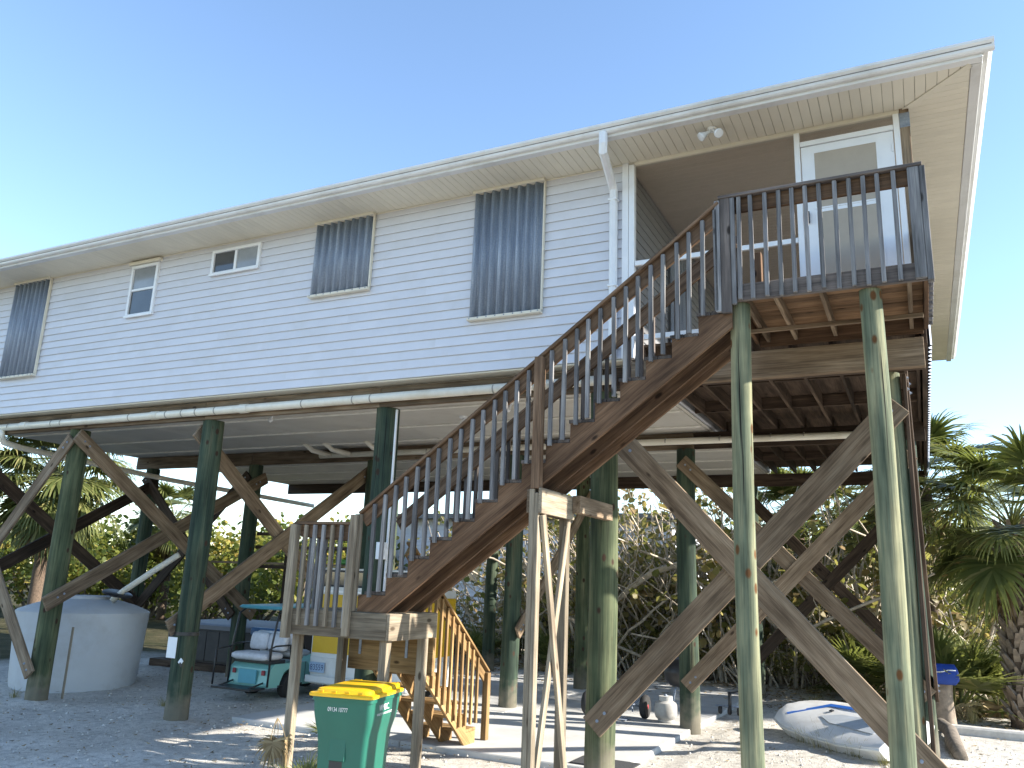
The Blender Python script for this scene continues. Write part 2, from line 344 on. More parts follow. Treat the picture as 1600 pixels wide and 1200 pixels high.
g = ob('ground', mesh('ground', np.stack([GXX, GYY, hz], -1).reshape(-1, 3).tolist(), fs.tolist(), True), M['sand']); tag(g, 'pale crushed shell and sand ground under and around the house', None, None, 'structure')
sb = empty('patio_slab', (-6.5, 5, 0)); sb['kind'] = 'structure'; sb['label'] = 'pale concrete slab cast in sections under the stair foot'
k = 0
for i, x0 in enumerate((-9.5, -6.52)):
    for j, (y0, y1) in enumerate(((.95, 4.05), (4.06, 7.2), (7.21, 10.3))):
        x1 = (-6.53, -3.55)[i]
        box('slab_section', x0, x1, y0, y1, -.12, .045+.003*((i+j) % 2), M['conc'], sb, .012)

# ------------------------------------------------------------------ the house
ZS, ZB, OV = 7.23, 4.724, .60
XL, XC, YB = -16.9, -3.17, 10.2
house = empty('stilt_house', (-8, 5, 0), 'long white sided house raised on green piles with cross braces', 'house')
# front wall: siding courses in overlapping lengths
fwall = box('front_wall', XL, XC, .012, .12, ZB+.002, ZS+.02, M['siding'], house)
CRS = .1262; nC = 20
for i in range(nC):
    z0 = ZB+i*CRS; z1 = min(z0+CRS+.012, ZS-.004)
    cuts = [XL]; x = XL+random.uniform(1.2, 3.6)
    while x < XC-.8: cuts.append(x); x += random.choice((3.66, 3.66, 2.5))
    cuts.append(XC+.02)
    for a, b_ in zip(cuts[:-1], cuts[1:]):
        dy = random.uniform(0, .0012)
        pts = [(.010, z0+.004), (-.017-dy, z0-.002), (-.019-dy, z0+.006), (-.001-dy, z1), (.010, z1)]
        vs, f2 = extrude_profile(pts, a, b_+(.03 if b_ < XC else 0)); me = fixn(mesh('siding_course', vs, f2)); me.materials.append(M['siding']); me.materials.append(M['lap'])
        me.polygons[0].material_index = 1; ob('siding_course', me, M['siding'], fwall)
# porch side wall of the house body, rear and left walls
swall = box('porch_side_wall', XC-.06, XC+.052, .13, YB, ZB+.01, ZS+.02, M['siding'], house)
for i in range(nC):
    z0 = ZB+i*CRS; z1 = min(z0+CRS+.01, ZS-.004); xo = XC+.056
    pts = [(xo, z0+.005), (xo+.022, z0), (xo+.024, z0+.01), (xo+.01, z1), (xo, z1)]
    vs, f2 = extrude_profile(pts, .14, YB-.2, 'Y'); ob('siding_course', fixn(mesh('siding_course', vs, f2)), M['sideshade'], swall)
box('rear_wall', XL, XC-.07, YB-.12, YB, ZB, ZS+.02, M['siding'], house); box('end_wall', XL, XL+.1, .13, YB-.13, ZB, ZS+.02, M['siding'], house)
# corner trim boards and porch frame
box('corner_trim', XC+.012, XC+.092, -.035, .05, ZB-.01, ZS-.002, M['trim'], house); box('corner_trim', XC+.095, XC+.165, -.028, .06, ZB-.01, ZS-.035, M['trim'], house)
box('screen_header', XC+.167, -.055, -.02, .05, ZS-.05, ZS-.002, M['soffit'], house)
box('screen_mullion', -1.135, -1.075, -.03, .04, 4.93, ZS-.052, M['trim'], house); box('screen_mullion', -.118, -.058, -.03, .04, 4.93, ZS-.052, M['trim'], house)
box('door_header', -1.073, -.12, -.026, .036, 7.0, 7.06, M['trim'], house); box('screen_rail', XC+.17, -1.137, -.02, .03, 5.86, 5.92, M['trim'], house)
box('screen_rail', XC+.17, -1.137, -.02, .03, 4.93, 4.99, M['trim'], house)
def sheet(name, x0, x1, y, z0, z1, mat, parent):
    return ob(name, mesh(name, [(x0, y, z0), (x1, y, z0), (x1, y, z1), (x0, y, z1)], [(0, 1, 2, 3)]), mat, parent)
sheet('screen_panel', XC+.17, -1.137, .012, 5.92, ZS-.052, M['screen'], house); sheet('screen_panel', XC+.17, -1.137, .012, 4.99, 5.86, M['screen'], house)
sheet('screen_panel', -1.073, -.12, .012, 7.06, ZS-.052, M['screen'], house)
box('porch_corner_post', -.052, .04, -.03, .06, 4.9, ZS-.002, M['wbrace'], house)
box('post_bracket', -.056, .044, -.034, .0, 7.0, 7.17, M['galv'], house)
# screen door
door = box('screen_door', -1.066, -.126, -.012, .022, 4.96, 6.994, M['trim'], house, .003)
def ring(name, x0, x1, z0, z1, wd, y0, y1, mat, parent):
    vs = []; 
    for y in (y0, y1):
        vs += [(x0, y, z0), (x1, y, z0), (x1, y, z1), (x0, y, z1), (x0+wd, y, z0+wd), (x1-wd, y, z0+wd), (x1-wd, y, z1-wd), (x0+wd, y, z1-wd)]
    fs = []
    for i in range(4):
        j = (i+1) % 4
        fs += [(i, j, 4+j, 4+i), (8+i, 8+j, 12+j, 12+i), (i, j, 8+j, 8+i), (4+i, 4+j, 12+j, 12+i)]
    return ob(name, fixn(mesh(name, vs, fs)), mat, parent)
for (z0, z1) in ((6.235, 6.90), (5.28, 6.185)):
    gpan = box('door_pane', -.93, -.30, -.016, -.0125, z0, z1, M['doorglass'], door, .001); ring('pane_bead', -.945, -.285, z0-.012, z1+.012, .016, -.019, -.0122, M['trim'], door)
box('door_handle', -1.035, -1.005, -.06, -.02, 6.06, 6.20, M['black'], door, .012)
for z in (5.3, 6.75): box('hinge', -.15, -.13, -.026, -.013, z, z+.08, M['trim'], door)
# windows
def window(name, x0, x1, z0, z1, split, label):
    f = ring(name, x0, x1, z0, z1, .05, -.05, .02, M['trim'], house); f['label'] = label
    if split == 'H':
        zm = (z0+z1)/2+.02
        for a, b_, mt in ((z0+.05, zm-.02, 'glassw'), (zm+.02, z1-.05, 'frost')): box('pane', x0+.05, x1-.05, -.022, -.016, a, b_, M[mt], f, .001)
        box('sash_rail', x0+.05, x1-.05, -.038, -.012, zm-.02, zm+.02, M['trim'], f)
    else:
        xm = (x0+x1)/2
        for a, b_, mt in ((x0+.05, xm-.03, 'glassw'), (xm+.02, x1-.05, 'frost')): box('pane', a, b_, -.022, -.016, z0+.05, z1-.05, M[mt], f, .001)
        box('sash_rail', xm-.03, xm+.02, -.04, -.012, z0+.05, z1-.05, M['trim'], f)
    box('sill', x0-.01, x1+.01, -.07, -.051, z0-.012, z0+.03, M['trim'], f)
    return f
wa = window('window', -11.91, -11.265, 6.20, 7.12, 'H', 'narrow single hung window with shutter track above')
box('shutter_track', -11.97, -11.22, -.075, -.016, 7.135, 7.19, M['soffit'], wa)
window('window', -10.04, -9.02, 6.69, 7.12, 'V', 'small sliding window with two panes')
def shutter(x0, x1, z0, z1, label):
    nw = 8; seg = 10; n = nw*seg; vs = []
    for z in (z0, z1):
        for i in range(n+1):
            ph = 2*math.pi*i/seg; vs.append((x0+(x1-x0)*i/n, -.055-.032*math.sin(ph), z))
    fs = [(i, i+1, n+2+i, n+1+i) for i in range(n)]
    s = ob('storm_shutter', mesh('storm_shutter', vs, fs, True), M['galv'], house); s['label'] = label
    md = s.modifiers.new('th', 'SOLIDIFY'); md.thickness = .002
    box('track', x0-.02, x1+.02, -.10, -.018, z1-.005, z1+.035, M['soffit'], s); box('track', x0-.02, x1+.02, -.098, -.018, z0-.035, z0+.004, M['soffit'], s)
    box('track', x1+.004, x1+.022, -.07, -.018, z0+.006, z1-.007, M['soffit'], s)
    for i in range(nw+1):
        xb = x0+(x1-x0)*min(i/nw+.02, .985); box('bolt', xb-.008, xb+.008, -.106, -.0985, z0-.02, z0-.004, M['galv'], s)
shutter(-15.06, -14.07, 5.40, 7.19, 'corrugated metal storm shutter on the far left window')
shutter(-7.92, -6.89, 6.08, 7.19, 'shorter corrugated metal storm shutter')
shutter(-5.22, -4.21, 5.43, 7.19, 'tall corrugated metal storm shutter nearest the porch')
# shutter leaning in the porch
nw = 7; vs = []
for z in (5.4, 6.95):
    for i in range(nw*8+1): vs.append((-3.05-.018*math.sin(i*math.pi/4), 1.75+.9*i/(nw*8), z))
n = nw*8; so_ = ob('porch_shutter', mesh('porch_shutter', vs, [(i, i+1, n+2+i, n+1+i) for i in range(n)], True), M['galv'], house)
# soffit boards, all sides with a mitred corner
soff = empty('soffit', (-8, -.3, ZS), parent=house)
BW = .102
nb = int((0-XL)/BW)
for i in range(nb):
    x1 = -i*BW; box('soffit_board', x1-BW+.003, x1, -OV, -.003, ZS-.006, ZS+.01, M['soffit'], soff, .004)
for i in range(6):
    x0 = i*BW; L = OV-(x0+BW*.5)
    if L > .02: box('soffit_board', x0+.003, x0+BW, -OV, -(x0+BW*.5), ZS-.006, ZS+.01, M['soffit'], soff, .004)
for i in range(6):
    y1 = -i*BW
    if OV-(i*BW+BW*.5) > .02: box('soffit_board', i*BW+BW*.5, OV, y1-BW+.003, y1, ZS-.0065, ZS+.0095, M['soffit'], soff, .004)
for i in range(int(YB/BW)+6):
    y0 = i*BW; box('soffit_board', .003, OV, y0+.003, y0+BW, ZS-.006, ZS+.01, M['soffit'], soff, .004)
board('mitre_strip', (-.01, .01, ZS-.0135), (OV, -OV, ZS-.0135), .075, .013, (0, 0, 1), M['soffit'], soff)
box('wall_channel', XL, .0, -.022, .008, ZS-.022, ZS-.007, M['soffit'], soff); box('wall_channel', .0, .022, .0, YB, ZS-.022, ZS-.007, M['soffit'], soff)
# fascia return, gutter
box('fascia', XL-.6, .70, -.70, -.602, ZS-.012, ZS+.10, M['gutter'], house); box('fascia', .602, .70, -.60, YB+.7, ZS-.02, ZS+.10, M['gutter'], house)
gp = [(-.702, 7.252), (-.745, 7.252), (-.762, 7.268), (-.77, 7.30), (-.795, 7.325), (-.797, 7.352), (-.783, 7.352), (-.778, 7.335), (-.702, 7.335)]
prof('gutter', gp, XL-.6, .797, M['gutter'], house)
gp2 = [(-u, z) for u, z in gp]
prof('gutter', [(u, z+.001) for u, z in gp2], -.70, YB+.7, M['gutter'], house, 'Y')
for i in range(12):
    x = .2-i*1.45; box('gutter_seam', x, x+.012, -.7995, -.798, 7.328, 7.35, M['gutter'], house, .001)
# low hip roof
rz = 7.352; x0, x1, y0, y1 = XL-.62, .772, -.772, YB+.72; ry = (y0+y1)/2; rh = 1.55; hy = (y1-y0)/2
ob('roof', mesh('roof', [(x0, y0, rz), (x1, y0, rz), (x1, y1, rz), (x0, y1, rz), (x0+hy, ry, rz+rh), (x1-hy, ry, rz+rh), (x0, y0, rz-.06), (x1, y0, rz-.06), (x1, y1, rz-.06), (x0, y1, rz-.06)],
   [(0, 1, 5, 4), (1, 2, 5), (2, 3, 4, 5), (3, 0, 4), (6, 7, 1, 0), (7, 8, 2, 1), (8, 9, 3, 2), (9, 6, 0, 3), (9, 8, 7, 6)]), M['roof'], house)
# downspout
dp = [(-3.19, -.74), (-3.10, -.74)]
ds = tube('downspout', [(-3.15, -.74, 7.26), (-3.15, -.74, 7.12), (-3.16, -.72, 7.04), (-3.25, -.16, 6.93), (-3.255, -.07, 6.86), (-3.255, -.065, 5.8), (-3.255, -.065, ZB+.02)], .052, M['trim'], house, 8, False)
box('spout_band', -3.312, -3.198, -.122, -.014, 6.72, 6.75, M['trim'], ds); box('spout_band', -3.312, -3.198, -.122, -.014, 5.6, 5.63, M['trim'], ds)
# flood light under the eave
fl = lathe('flood_light', [(.01, 0), (.055, 0), (.05, -.03), (.01, -.03)], M['trim'], house, T(-1.96, -.42, ZS-.008), 16)
for dx, dyy in ((-.10, -.05), (.07, -.06)):
    q = Vector((dx, dyy, -.085)).normalized().to_track_quat('Z', 'Y').to_matrix().to_4x4()
    lathe('bulb', [(.02, .0), (.022, .06), (.03, .07), (.055, .13), (.05, .145), (.005, .15)], M['bulb'], fl, T(-1.96+dx*.2, -.42+dyy*.2, ZS-.04) @ q, 14)
# porch ceiling and floor
pc = box('porch_ceiling', XC+.06, .0, .062, YB, ZS+.006, ZS+.03, M['pceil'], house)
for i in range(62): y0 = .065+i*.101; box('ceiling_board', XC+.085, -.003, y0, y0+.098, ZS-.012, ZS+.004, M['pceil'], pc, .004)
for a_, b2_ in ((.07, 2.39), (2.5, 4.89), (5.0, 7.39), (7.5, 10.09)):
    ob('screen_panel', mesh('screen_panel', [(-.005, a_, 4.95), (-.005, b2_, 4.95), (-.005, b2_, ZS-.02), (-.005, a_, ZS-.02)], [(0, 1, 2, 3)]), M['screen'], house)
for y in (2.4, 4.9, 7.4, 10.1): box('porch_post', -.05, .04, y, y+.09, 4.9, ZS-.014, M['trim'], house)
box('porch_floor', XC+.08, .035, .1, YB, 4.865, 4.90, M['wdark'], house)
ps = []
nn = 60; vs = []
for z in (4.61, 5.25):
    for i in range(nn*6+1): vs.append((.055+.018*math.sin(i*math.pi/3), .08+i*.0265, z))
n = nn*6; ob('porch_skirt_panel', mesh('porch_skirt_panel', vs, [(i, i+1, n+2+i, n+1+i) for i in range(n)], True), M['galv'], house)
# under the porch: joists; under the house: beams, panels
for i in range(8):
    x = -2.95+i*.41
    for (a, b_) in ((.12, 4.5), (4.72, 9.8)): box('joist', x, x+.04, a, b_, 4.67, 4.863, M['wdark'], house)
for y in (1.5, 3.1, 6.3, 8.0): box('blocking', XC+.1, -.02, y, y+.04, 4.69, 4.86, M['wdark'], house)
box('rim_joist', -.02, .03, .0, YB, 4.60, 4.863, M['wdark'], house)
for (y, z0) in ((.18, 4.40), (4.55, 4.40), (9.85, 4.40)):
    for dy in (0, .047):
        xs = [XL+.05, -13.2, -10.0, -6.7, -3.45, .0]
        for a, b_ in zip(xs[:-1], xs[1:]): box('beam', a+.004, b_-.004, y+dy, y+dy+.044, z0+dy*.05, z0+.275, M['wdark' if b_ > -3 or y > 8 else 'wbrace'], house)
box('girder', -3.1, -.005, -.06, .03, 4.36, 4.66, M['wbrace'], house)
box('cantilever_soffit', XL, XC+.1, .0, .30, 4.70, 4.722, M['soffit'], house)
cl = box('underside', XL+.02, XC+.02, .31, YB, 4.70, 4.72, M['ceil'], house)
for i in range(6):
    for j in range(8):
        xa = XC-.02-(i+1)*2.44; ya = .34+j*1.22
        xa2 = max(xa, XL+.03)
        if xa+2.43 > XL+.4: box('ceiling_panel', xa2, xa+2.43, ya, min(ya+1.21, YB-.02), 4.683, 4.698, M['ceil'], cl, .003)
        if j: box('batten', xa2, xa+2.43, ya-.028, ya+.022, 4.655, 4.682, M['batten'], cl)
for (x, y) in ((-9.6, 1.2), (-5.4, 1.55), (-6.6, 2.3)):
    lf = lathe('ceiling_lamp', [(.01, 0), (.07, 0), (.06, -.03), (.01, -.03)], M['trim'], house, T(x, y, 4.681), 14)
    lathe('bulb', [(.015, 0), (.02, -.04), (.045, -.09), (.03, -.13), (.005, -.14)], M['bulb'], lf, T(x+.03, y, 4.655) @ Matrix.Rotation(.5, 4, 'Y'), 12)
# piles
def pile(x, y, r, z0, z1, mat, name='pile', lean=(0, 0), parent=None):
    seg, rings = 20, 16; vs = []; ph = random.uniform(0, 6); rr = [RS.normal(0, .012, 4) for _ in range(rings)]
    for i in range(rings):
        t_ = i/(rings-1)
        for k_ in range(seg):
            a = 2*math.pi*k_/seg
            rad = r*(1.03-.06*t_)*(1+.022*math.sin(3*a+ph+t_*4)+.012*math.sin(5*a+ph*2-t_*9)+rr[i][k_ % 4]*.35)
            vs.append((rad*math.cos(a)+lean[0]*t_+.012*math.sin(t_*5+ph), rad*math.sin(a)+lean[1]*t_, (z1-z0)*t_))
    fs = [(i*seg+k_, i*seg+(k_+1) % seg, (i+1)*seg+(k_+1) % seg, (i+1)*seg+k_) for i in range(rings-1) for k_ in range(seg)] + [tuple(range((rings-1)*seg, rings*seg))]
    me = mesh(name, vs, fs, True)
    try: me.set_sharp_from_angle(angle=R(50))
    except Exception: pass
    return ob(name, me, mat, parent or house, T(x, y, z0))
PX = [-16.3, -13.12, -9.97, -6.68, -3.5, -.3]
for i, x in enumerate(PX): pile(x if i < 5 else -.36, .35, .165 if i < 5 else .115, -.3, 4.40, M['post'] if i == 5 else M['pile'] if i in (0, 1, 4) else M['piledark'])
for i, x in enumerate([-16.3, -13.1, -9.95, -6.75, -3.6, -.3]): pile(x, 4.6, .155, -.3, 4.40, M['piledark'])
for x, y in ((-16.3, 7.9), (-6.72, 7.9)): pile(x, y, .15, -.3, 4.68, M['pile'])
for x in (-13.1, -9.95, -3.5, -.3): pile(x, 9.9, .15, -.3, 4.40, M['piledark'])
def brace(a, b_, side, wd=.22, th=.045, mat='wbrace', ext=.12, bolts=True):
    a, b_ = Vector(a), Vector(b_); d = (b_-a).normalized(); a2, b2 = a-d*ext, b_+d*ext
    o = board('brace', a2, b2, wd, th, side, M[mat], house, .006)
    if bolts:
        s = Vector(side).normalized()
        for p, k_ in ((a, 1), (b_, -1)):
            for q in (-.02, .1):
                c = p+d*k_*q; rot = s.to_track_quat('Z', 'Y').to_matrix().to_4x4()
                lathe('bolt', [(.018, 0), (.018, .006), (.01, .008), (.01, .02), (.002, .021)], M['galv'], o, Matrix.Translation(c+s*(th/2)) @ rot, 8)
    return o
FY = (0, -1, 0); SX = (1, 0, 0)
brace((-3.45, .155, .72), (-.36, .155, 3.95), FY, .27); brace((-3.15, .10, 3.72), (-.24, .10, .62), FY, .27)
brace((-13.12, .155, 4.15), (-16.3, .155, .5), FY); brace((-16.3, .10, 4.2), (-13.1, .10, .5), FY)
brace((-12.93, .30, 1.62), (-12.93, 4.55, 4.02), SX, .25, .045, 'wbrace', .25); brace((-12.88, .30, 4.18), (-12.88, 4.6, 1.35), SX, .25, .045, 'wbrace', .2)
brace((-10.14, .30, 4.18), (-10.14, 4.6, 1.1), SX, .25); brace((-10.09, .2, 1.35), (-10.09, 4.55, 4.12), SX, .25)
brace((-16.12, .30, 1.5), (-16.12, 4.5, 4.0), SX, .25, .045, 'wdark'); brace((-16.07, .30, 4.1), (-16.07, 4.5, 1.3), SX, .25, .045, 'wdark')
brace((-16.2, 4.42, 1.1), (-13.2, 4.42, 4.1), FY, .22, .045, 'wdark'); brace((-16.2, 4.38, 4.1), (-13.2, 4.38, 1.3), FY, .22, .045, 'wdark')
brace((-3.55, 4.42, 4.1), (-.3, 4.42, .9), FY, .24); brace((-3.5, 4.37, .75), (-.3, 4.37, 4.1), FY, .24)
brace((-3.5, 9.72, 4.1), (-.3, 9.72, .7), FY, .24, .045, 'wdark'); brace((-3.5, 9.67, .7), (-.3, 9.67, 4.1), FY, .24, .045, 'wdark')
brace((-6.55, 4.55, 1.35), (-6.55, 7.9, 4.0), SX, .24); brace((-.19, .5, 4.3), (-.13, 4.6, .9), SX, .22, .045, 'wdark')
brace((-.205, .36, .35), (-.205, .36, 4.33), SX, .16, .04, 'wdark', .05)
# drains
dr = tube('drain_pipe', [(-15.35, .11, 4.50), (-12, .11, 4.505), (-8, .11, 4.51), (-3.3, .11, 4.515)], .06, M['pvc'], house, 14)
for x in (-15.1, -14.75, -13.55, -13.3, -11.6, -10.75, -10.4, -10.1, -9.7, -8.0, -7.1, -6.8, -4.9, -4.1): tube('coupling', [(x, .11, 4.508), (x+.018, .11, 4.508)], .0635, M['pvcj'], dr, 14, False)
for x in (-14.4, -11.1, -9.2): tube('sleeve', [(x, .11, 4.507), (x+.16, .11, 4.507)], .068, M['pvc'], dr, 14, False)
tube('drain_pipe', [(-14.95, .11, 4.46), (-14.95, .12, 4.33), (-14.97, .2, 4.25), (-15.1, .6, 4.22), (-15.25, 1.6, 4.19), (-15.3, 4.3, 4.08), (-15.3, 9.2, 3.98)], .055, M['pvc'], house, 12)
d2 = tube('drain_pipe', [(-11.2, 4.42, 4.52), (-6, 4.42, 4.52), (-.6, 4.42, 4.5)], .055, M['pvc'], house, 12)
for x in (-10.9, -10.4, -9.4): tube('branch', [(x, 4.42, 4.52), (x-.25, 4.1, 4.58), (x-.3, 3.9, 4.7)], .05, M['pvc'], d2, 10)
for x in (-8.6, -7.4, -4.6, -3.9, -3.0, -2.2, -1.7): tube('coupling', [(x, 4.42, 4.52), (x+.018, 4.42, 4.52)], .0585, M['pvcj'], d2, 12, False)
tube('cable', [(-9.55, 4.2, 4.68), (-9.56, 4.2, 3.2), (-9.6, 4.2, 2.0)], .008, M['pvc'], house, 6)
box('conduit', -6.515, -6.488, .30, .33, 1.9, 4.38, M['trim'], house); box('outlet_box', -6.60, -6.49, .2, .31, 2.36, 2.58, M['trim'], house)
# ------------------------------------------------------------------ entry deck
deck = empty('entry_deck', (-.8, -.8, 0), 'small weathered timber deck on two round posts outside the porch door', 'deck')
DX0, DX1, DY0 = -1.62, .05, -1.5
for x in (-1.54, -.41): pile(x, DY0+.13, .094, -.3, 4.738, M['post'], 'round_post', parent=deck)
nbd = 10
for i in range(nbd): y0 = DY0+.04+i*.144; box('deck_board', DX0+.04, DX1-.04, y0, y0+.138, 4.862, 4.898, M['wply'], deck)
for x in (-1.50, -1.22, -.83, -.40, -.12): box('joist', x, x+.038, DY0+.045, -.07, 4.742, 4.86, M['wbrace'], deck)
box('header', DX0+.04, DX1-.045, -.60, -.56, 4.70, 4.74, M['wbrace'], deck)
box('rim_board', DX0, DX1, DY0, DY0+.04, 4.738, 4.90, M['wdeck'], deck); box('rim_board', DX1-.04, DX1, DY0+.042, -.04, 4.74, 4.90, M['wbrown'], deck); box('rim_board', DX0, DX0+.038, DY0+.042, -.04, 4.74, 4.90, M['wbrown'], deck)
box('deck_ledger', DX0+.04, DX1-.045, -.062, -.022, 4.70, 4.86, M['wbrown'], deck)
RT = 5.80
box('rail_cap', DX0-.06, DX1+.02, DY0-.055, DY0+.075, RT-.03, RT, M['wdeck'], deck); box('rail_board', DX0+.045, DX1-.05, DY0+.004, DY0+.042, RT-.175, RT-.032, M['wbrown'], deck)
box('rail_cap', DX1-.075, DX1+.021, DY0+.078, -.02, RT-.031, RT-.001, M['wdeck'], deck); box('rail_board', DX1-.05, DX1-.012, DY0+.08, -.04, RT-.175, RT-.033, M['wbrown'], deck)
for i in range(12):
    x = -1.50+i*.1215+random.uniform(-.006, .006)
    if x < -.1: board('baluster', (x, DY0-.022, 4.75+random.uniform(-.015, .01)), (x+random.uniform(-.008, .008), DY0-.022, RT-.034), .037, .037, FY, M['wgrey'], deck, .003)
for i in range(11):
    y = DY0+.13+i*.125; board('baluster', (DX1+.020, y, 4.76), (DX1+.020, y, RT-.034), .037, .037, FY, M['wgrey'], deck, .003)
box('newel_post', DX0-.045, DX0+.045, DY0-.045, DY0+.045-.048, 4.62, RT-.031, M['wdeck'], deck); box('newel_post', DX0+.048, DX0+.09, DY0-.043, DY0-.002, 4.70, RT-.033, M['wgrey'], deck)
box('newel_post', DX0-.10, DX0-.048, DY0-.04, DY0-.002, 4.64, RT-.04, M['wgrey'], deck)
box('newel_post', DX1-.10, DX1-.01, DY0-.047, DY0-.001, 4.745, RT-.033, M['wgrey'], deck); box('newel_post', DX1-.008, DX1+.04, DY0-.045, DY0+.045, 4.72, RT-.033, M['wgrey'], deck)
box('newel_post', DX0+.1, DX0+.19, -.72, -.63, 4.90, 5.52, M['wbrown'], deck)

# ------------------------------------------------------------------ staircase with landing
stair = empty('staircase', (-3.5, -1.1, 0), 'long wooden outside staircase with landing, rails and square balusters', 'staircase')
TR, RI = .2552, .1915
def notch(k): return (-5.469+TR*(k-1), -5.214+TR*(k-1), 1.948+RI*(k-1))
NT = 15
def stringer(y, mat):
    pts = [(-5.56, 1.775), (-5.56, 1.948)]
    for k_ in range(1, NT+1):
        a, b_, z = notch(k_)
        if k_ > 1: pts.append((a, z))
        pts.append((b_, z))
    a, b_, z = notch(NT); pts += [(b_, 4.735), (-1.585, 4.735), (-1.585, 4.49), (-5.19, 1.775)]
    n = len(pts); vs = [(x, y, z) for x, z in pts]+[(x, y+.04, z) for x, z in pts]
    fs = [tuple(range(n)), tuple(range(n, 2*n))[::-1]]+[(i, n+i, n+(i+1) % n, (i+1) % n) for i in range(n)]
    a = math.atan(RI/TR); rot = Matrix.Translation((-5.3, y, 1.9)) @ Matrix.Rotation(-a, 4, 'Y'); inv = rot.inverted()
    vs = [inv @ Vector(v) for v in vs]
    return ob('stringer', fixn(mesh('stringer', vs, fs)), M[mat], stair, rot)
YS0, YS1 = -1.5, -.80
for y in (YS0, -1.16, YS1-.04): stringer(y, 'wbrown')
for k_ in range(1, NT+1):
    a, b_, z = notch(k_)
    for q in range(2): box('tread', a-.022+q*.137, a-.022+q*.137+.132, YS0+.012, YS1-.012, z+.002, z+.038, M['wdeck'], stair)
def zr(x): return 2.85+(RI/TR)*(x+5.547)
def rail_line(y, sgn, tag_):
    xa, xb = -5.60, -1.68
    board('rail_cap', (xa, y, zr(xa)-.012), (xb, y, zr(xb)-.012), .10 if sgn < 0 else .09, .03, (-RI, 0, TR), M['wrail'], stair)
    board('rail_board', (xa+.03, y+.02*-sgn, zr(xa+.03)-.115), (xb, y+.02*-sgn, zr(xb)-.115), .14, .036, (0, 1, 0), M['wrail'], stair)
rail_line(YS0, -1, 'f'); rail_line(YS1+.01, 1, 'b')
for k_ in range(1, NT+1):
    a, b_, z = notch(k_)
    for q in (.055, .185):
        x = a+q+random.uniform(-.008, .008); tilt = random.uniform(-.01, .01)
        board('baluster', (x+tilt, YS0-.021, z-.035+q*.35+random.uniform(-.012, .012)), (x, YS0-.021, zr(x)-.05), .038, .038, FY, M['wgrey'], stair, .003)
        if q < .1 or k_ % 2: board('baluster', (x+.05, YS1+.021, z-.03), (x+.05, YS1+.021, zr(x+.05)-.06), .038, .038, FY, M['wdeck'], stair, .003)
# mid support
box('stair_post', -3.54, -3.45, YS0-.092, YS0-.002, 3.03, 4.36, M['wrail'], stair)
box('stair_leg', -3.555, -3.50, YS0-.08, YS0+.01, -.2, 3.028, M['wraw'], stair); box('stair_leg', -3.498, -3.455, YS0-.08, YS0+.01, -.2, 2.99, M['wraw'], stair)
box('stair_leg', -3.55, -3.46, YS1-.04, YS1+.05, -.2, 3.03, M['wraw'], stair)
box('cross_beam', -3.452, -3.412, YS0-.09, YS1+.04, 2.79, 3.035, M['wraw'], stair); box('cross_beam', -3.61, -3.57, YS0-.02, YS1+.1, 2.80, 3.03, M['wbrace'], stair)
box('tie_beam', -3.41, -3.32, YS1-.02, .18, 2.86, 3.04, M['wbrace'], stair)
board('leg_brace', (-3.43, YS0-.02, 2.78), (-3.43, YS1+.02, .1), .085, .038, SX, M['wraw'], stair); board('leg_brace', (-3.475, YS1+.02, 2.78), (-3.475, YS0+.02, .25), .085, .038, SX, M['wraw'], stair)
# landing
LX0, LX1, LY0, LY1, LZ = -6.40, -5.15, -1.5, -.60, 1.77
for i in range(6): y0 = LY0+.005+i*.15; box('landing_board', LX0, LX1+.0, y0, y0+.143, LZ-.035, LZ, M['wraw'], stair)
box('landing_rim', LX0, LX1, LY0-.04, LY0-.002, 1.50, LZ-.003, M['wraw'], stair); box('landing_rim', LX1+.002, LX1+.042, LY0-.04, LY1, 1.50, LZ-.003, M['wraw'], stair)
box('landing_rim', LX0, LX1, LY1+.002, LY1+.042, 1.48, LZ-.003, M['wgold'], stair); box('landing_rim', LX0-.042, LX0-.002, LY0-.04, LY1, 1.50, LZ-.003, M['wraw'], stair)
box('header_board', LX0+.05, LX1-.03, LY1+.06, LY1+.10, 1.08, 1.478, M['wgold'], stair)
for x in (-6.2, -5.55): box('strap', x, x+.035, LY1+.05, LY1+.058, 1.25, 1.5, M['galv'], stair)
for (x, y) in ((LX0+.002, LY0+.002), (LX0+.002, LY1-.1), (LX1-.095, LY0+.002), (LX1-.055, LY1-.245)): box('landing_leg', x, x+.09, y, y+.09, -.2, LZ-.04 if y > LY0+.1 else 1.73, M['wraw'], stair)
# landing rails
box('rail_cap', LX0-.06, -5.66, LY0-.07, LY0+.04, 2.675, 2.705, M['wrail'], stair); box('rail_board', LX0, -5.66, LY0-.02, LY0+.016, 2.54, 2.673, M['wrail'], stair)
box('rail_cap', LX0-.062, LX0+.04, LY0+.042, LY1, 2.674, 2.704, M['wrail'], stair); box('rail_board', LX0-.02, LX0+.016, LY0+.043, LY1, 2.54, 2.672, M['wrail'], stair)
for i in range(6):
    x = LX0+.11+i*.122; board('baluster', (x, LY0-.061, 1.60), (x, LY0-.061, 2.67), .037, .037, FY, M['wraw' if i % 3 == 0 else 'wgrey'], stair, .003)
for i in range(6):
    y = LY0+.12+i*.128; board('baluster', (LX0-.061, y, 1.60), (LX0-.061, y, 2.67), .037, .037, FY, M['wgrey'], stair, .003)
box('newel_post', LX0-.075, LX0+.015, LY0-.12, LY0-.042, 1.46, 2.672, M['wraw'], stair); box('newel_post', -5.68, -5.60, LY0-.09, LY0-.043, 1.52, 2.78, M['wraw'], stair); box('newel_post', -5.655, -5.565, LY0-.04, LY0-.002, 1.775, 2.79, M['wraw'], stair)
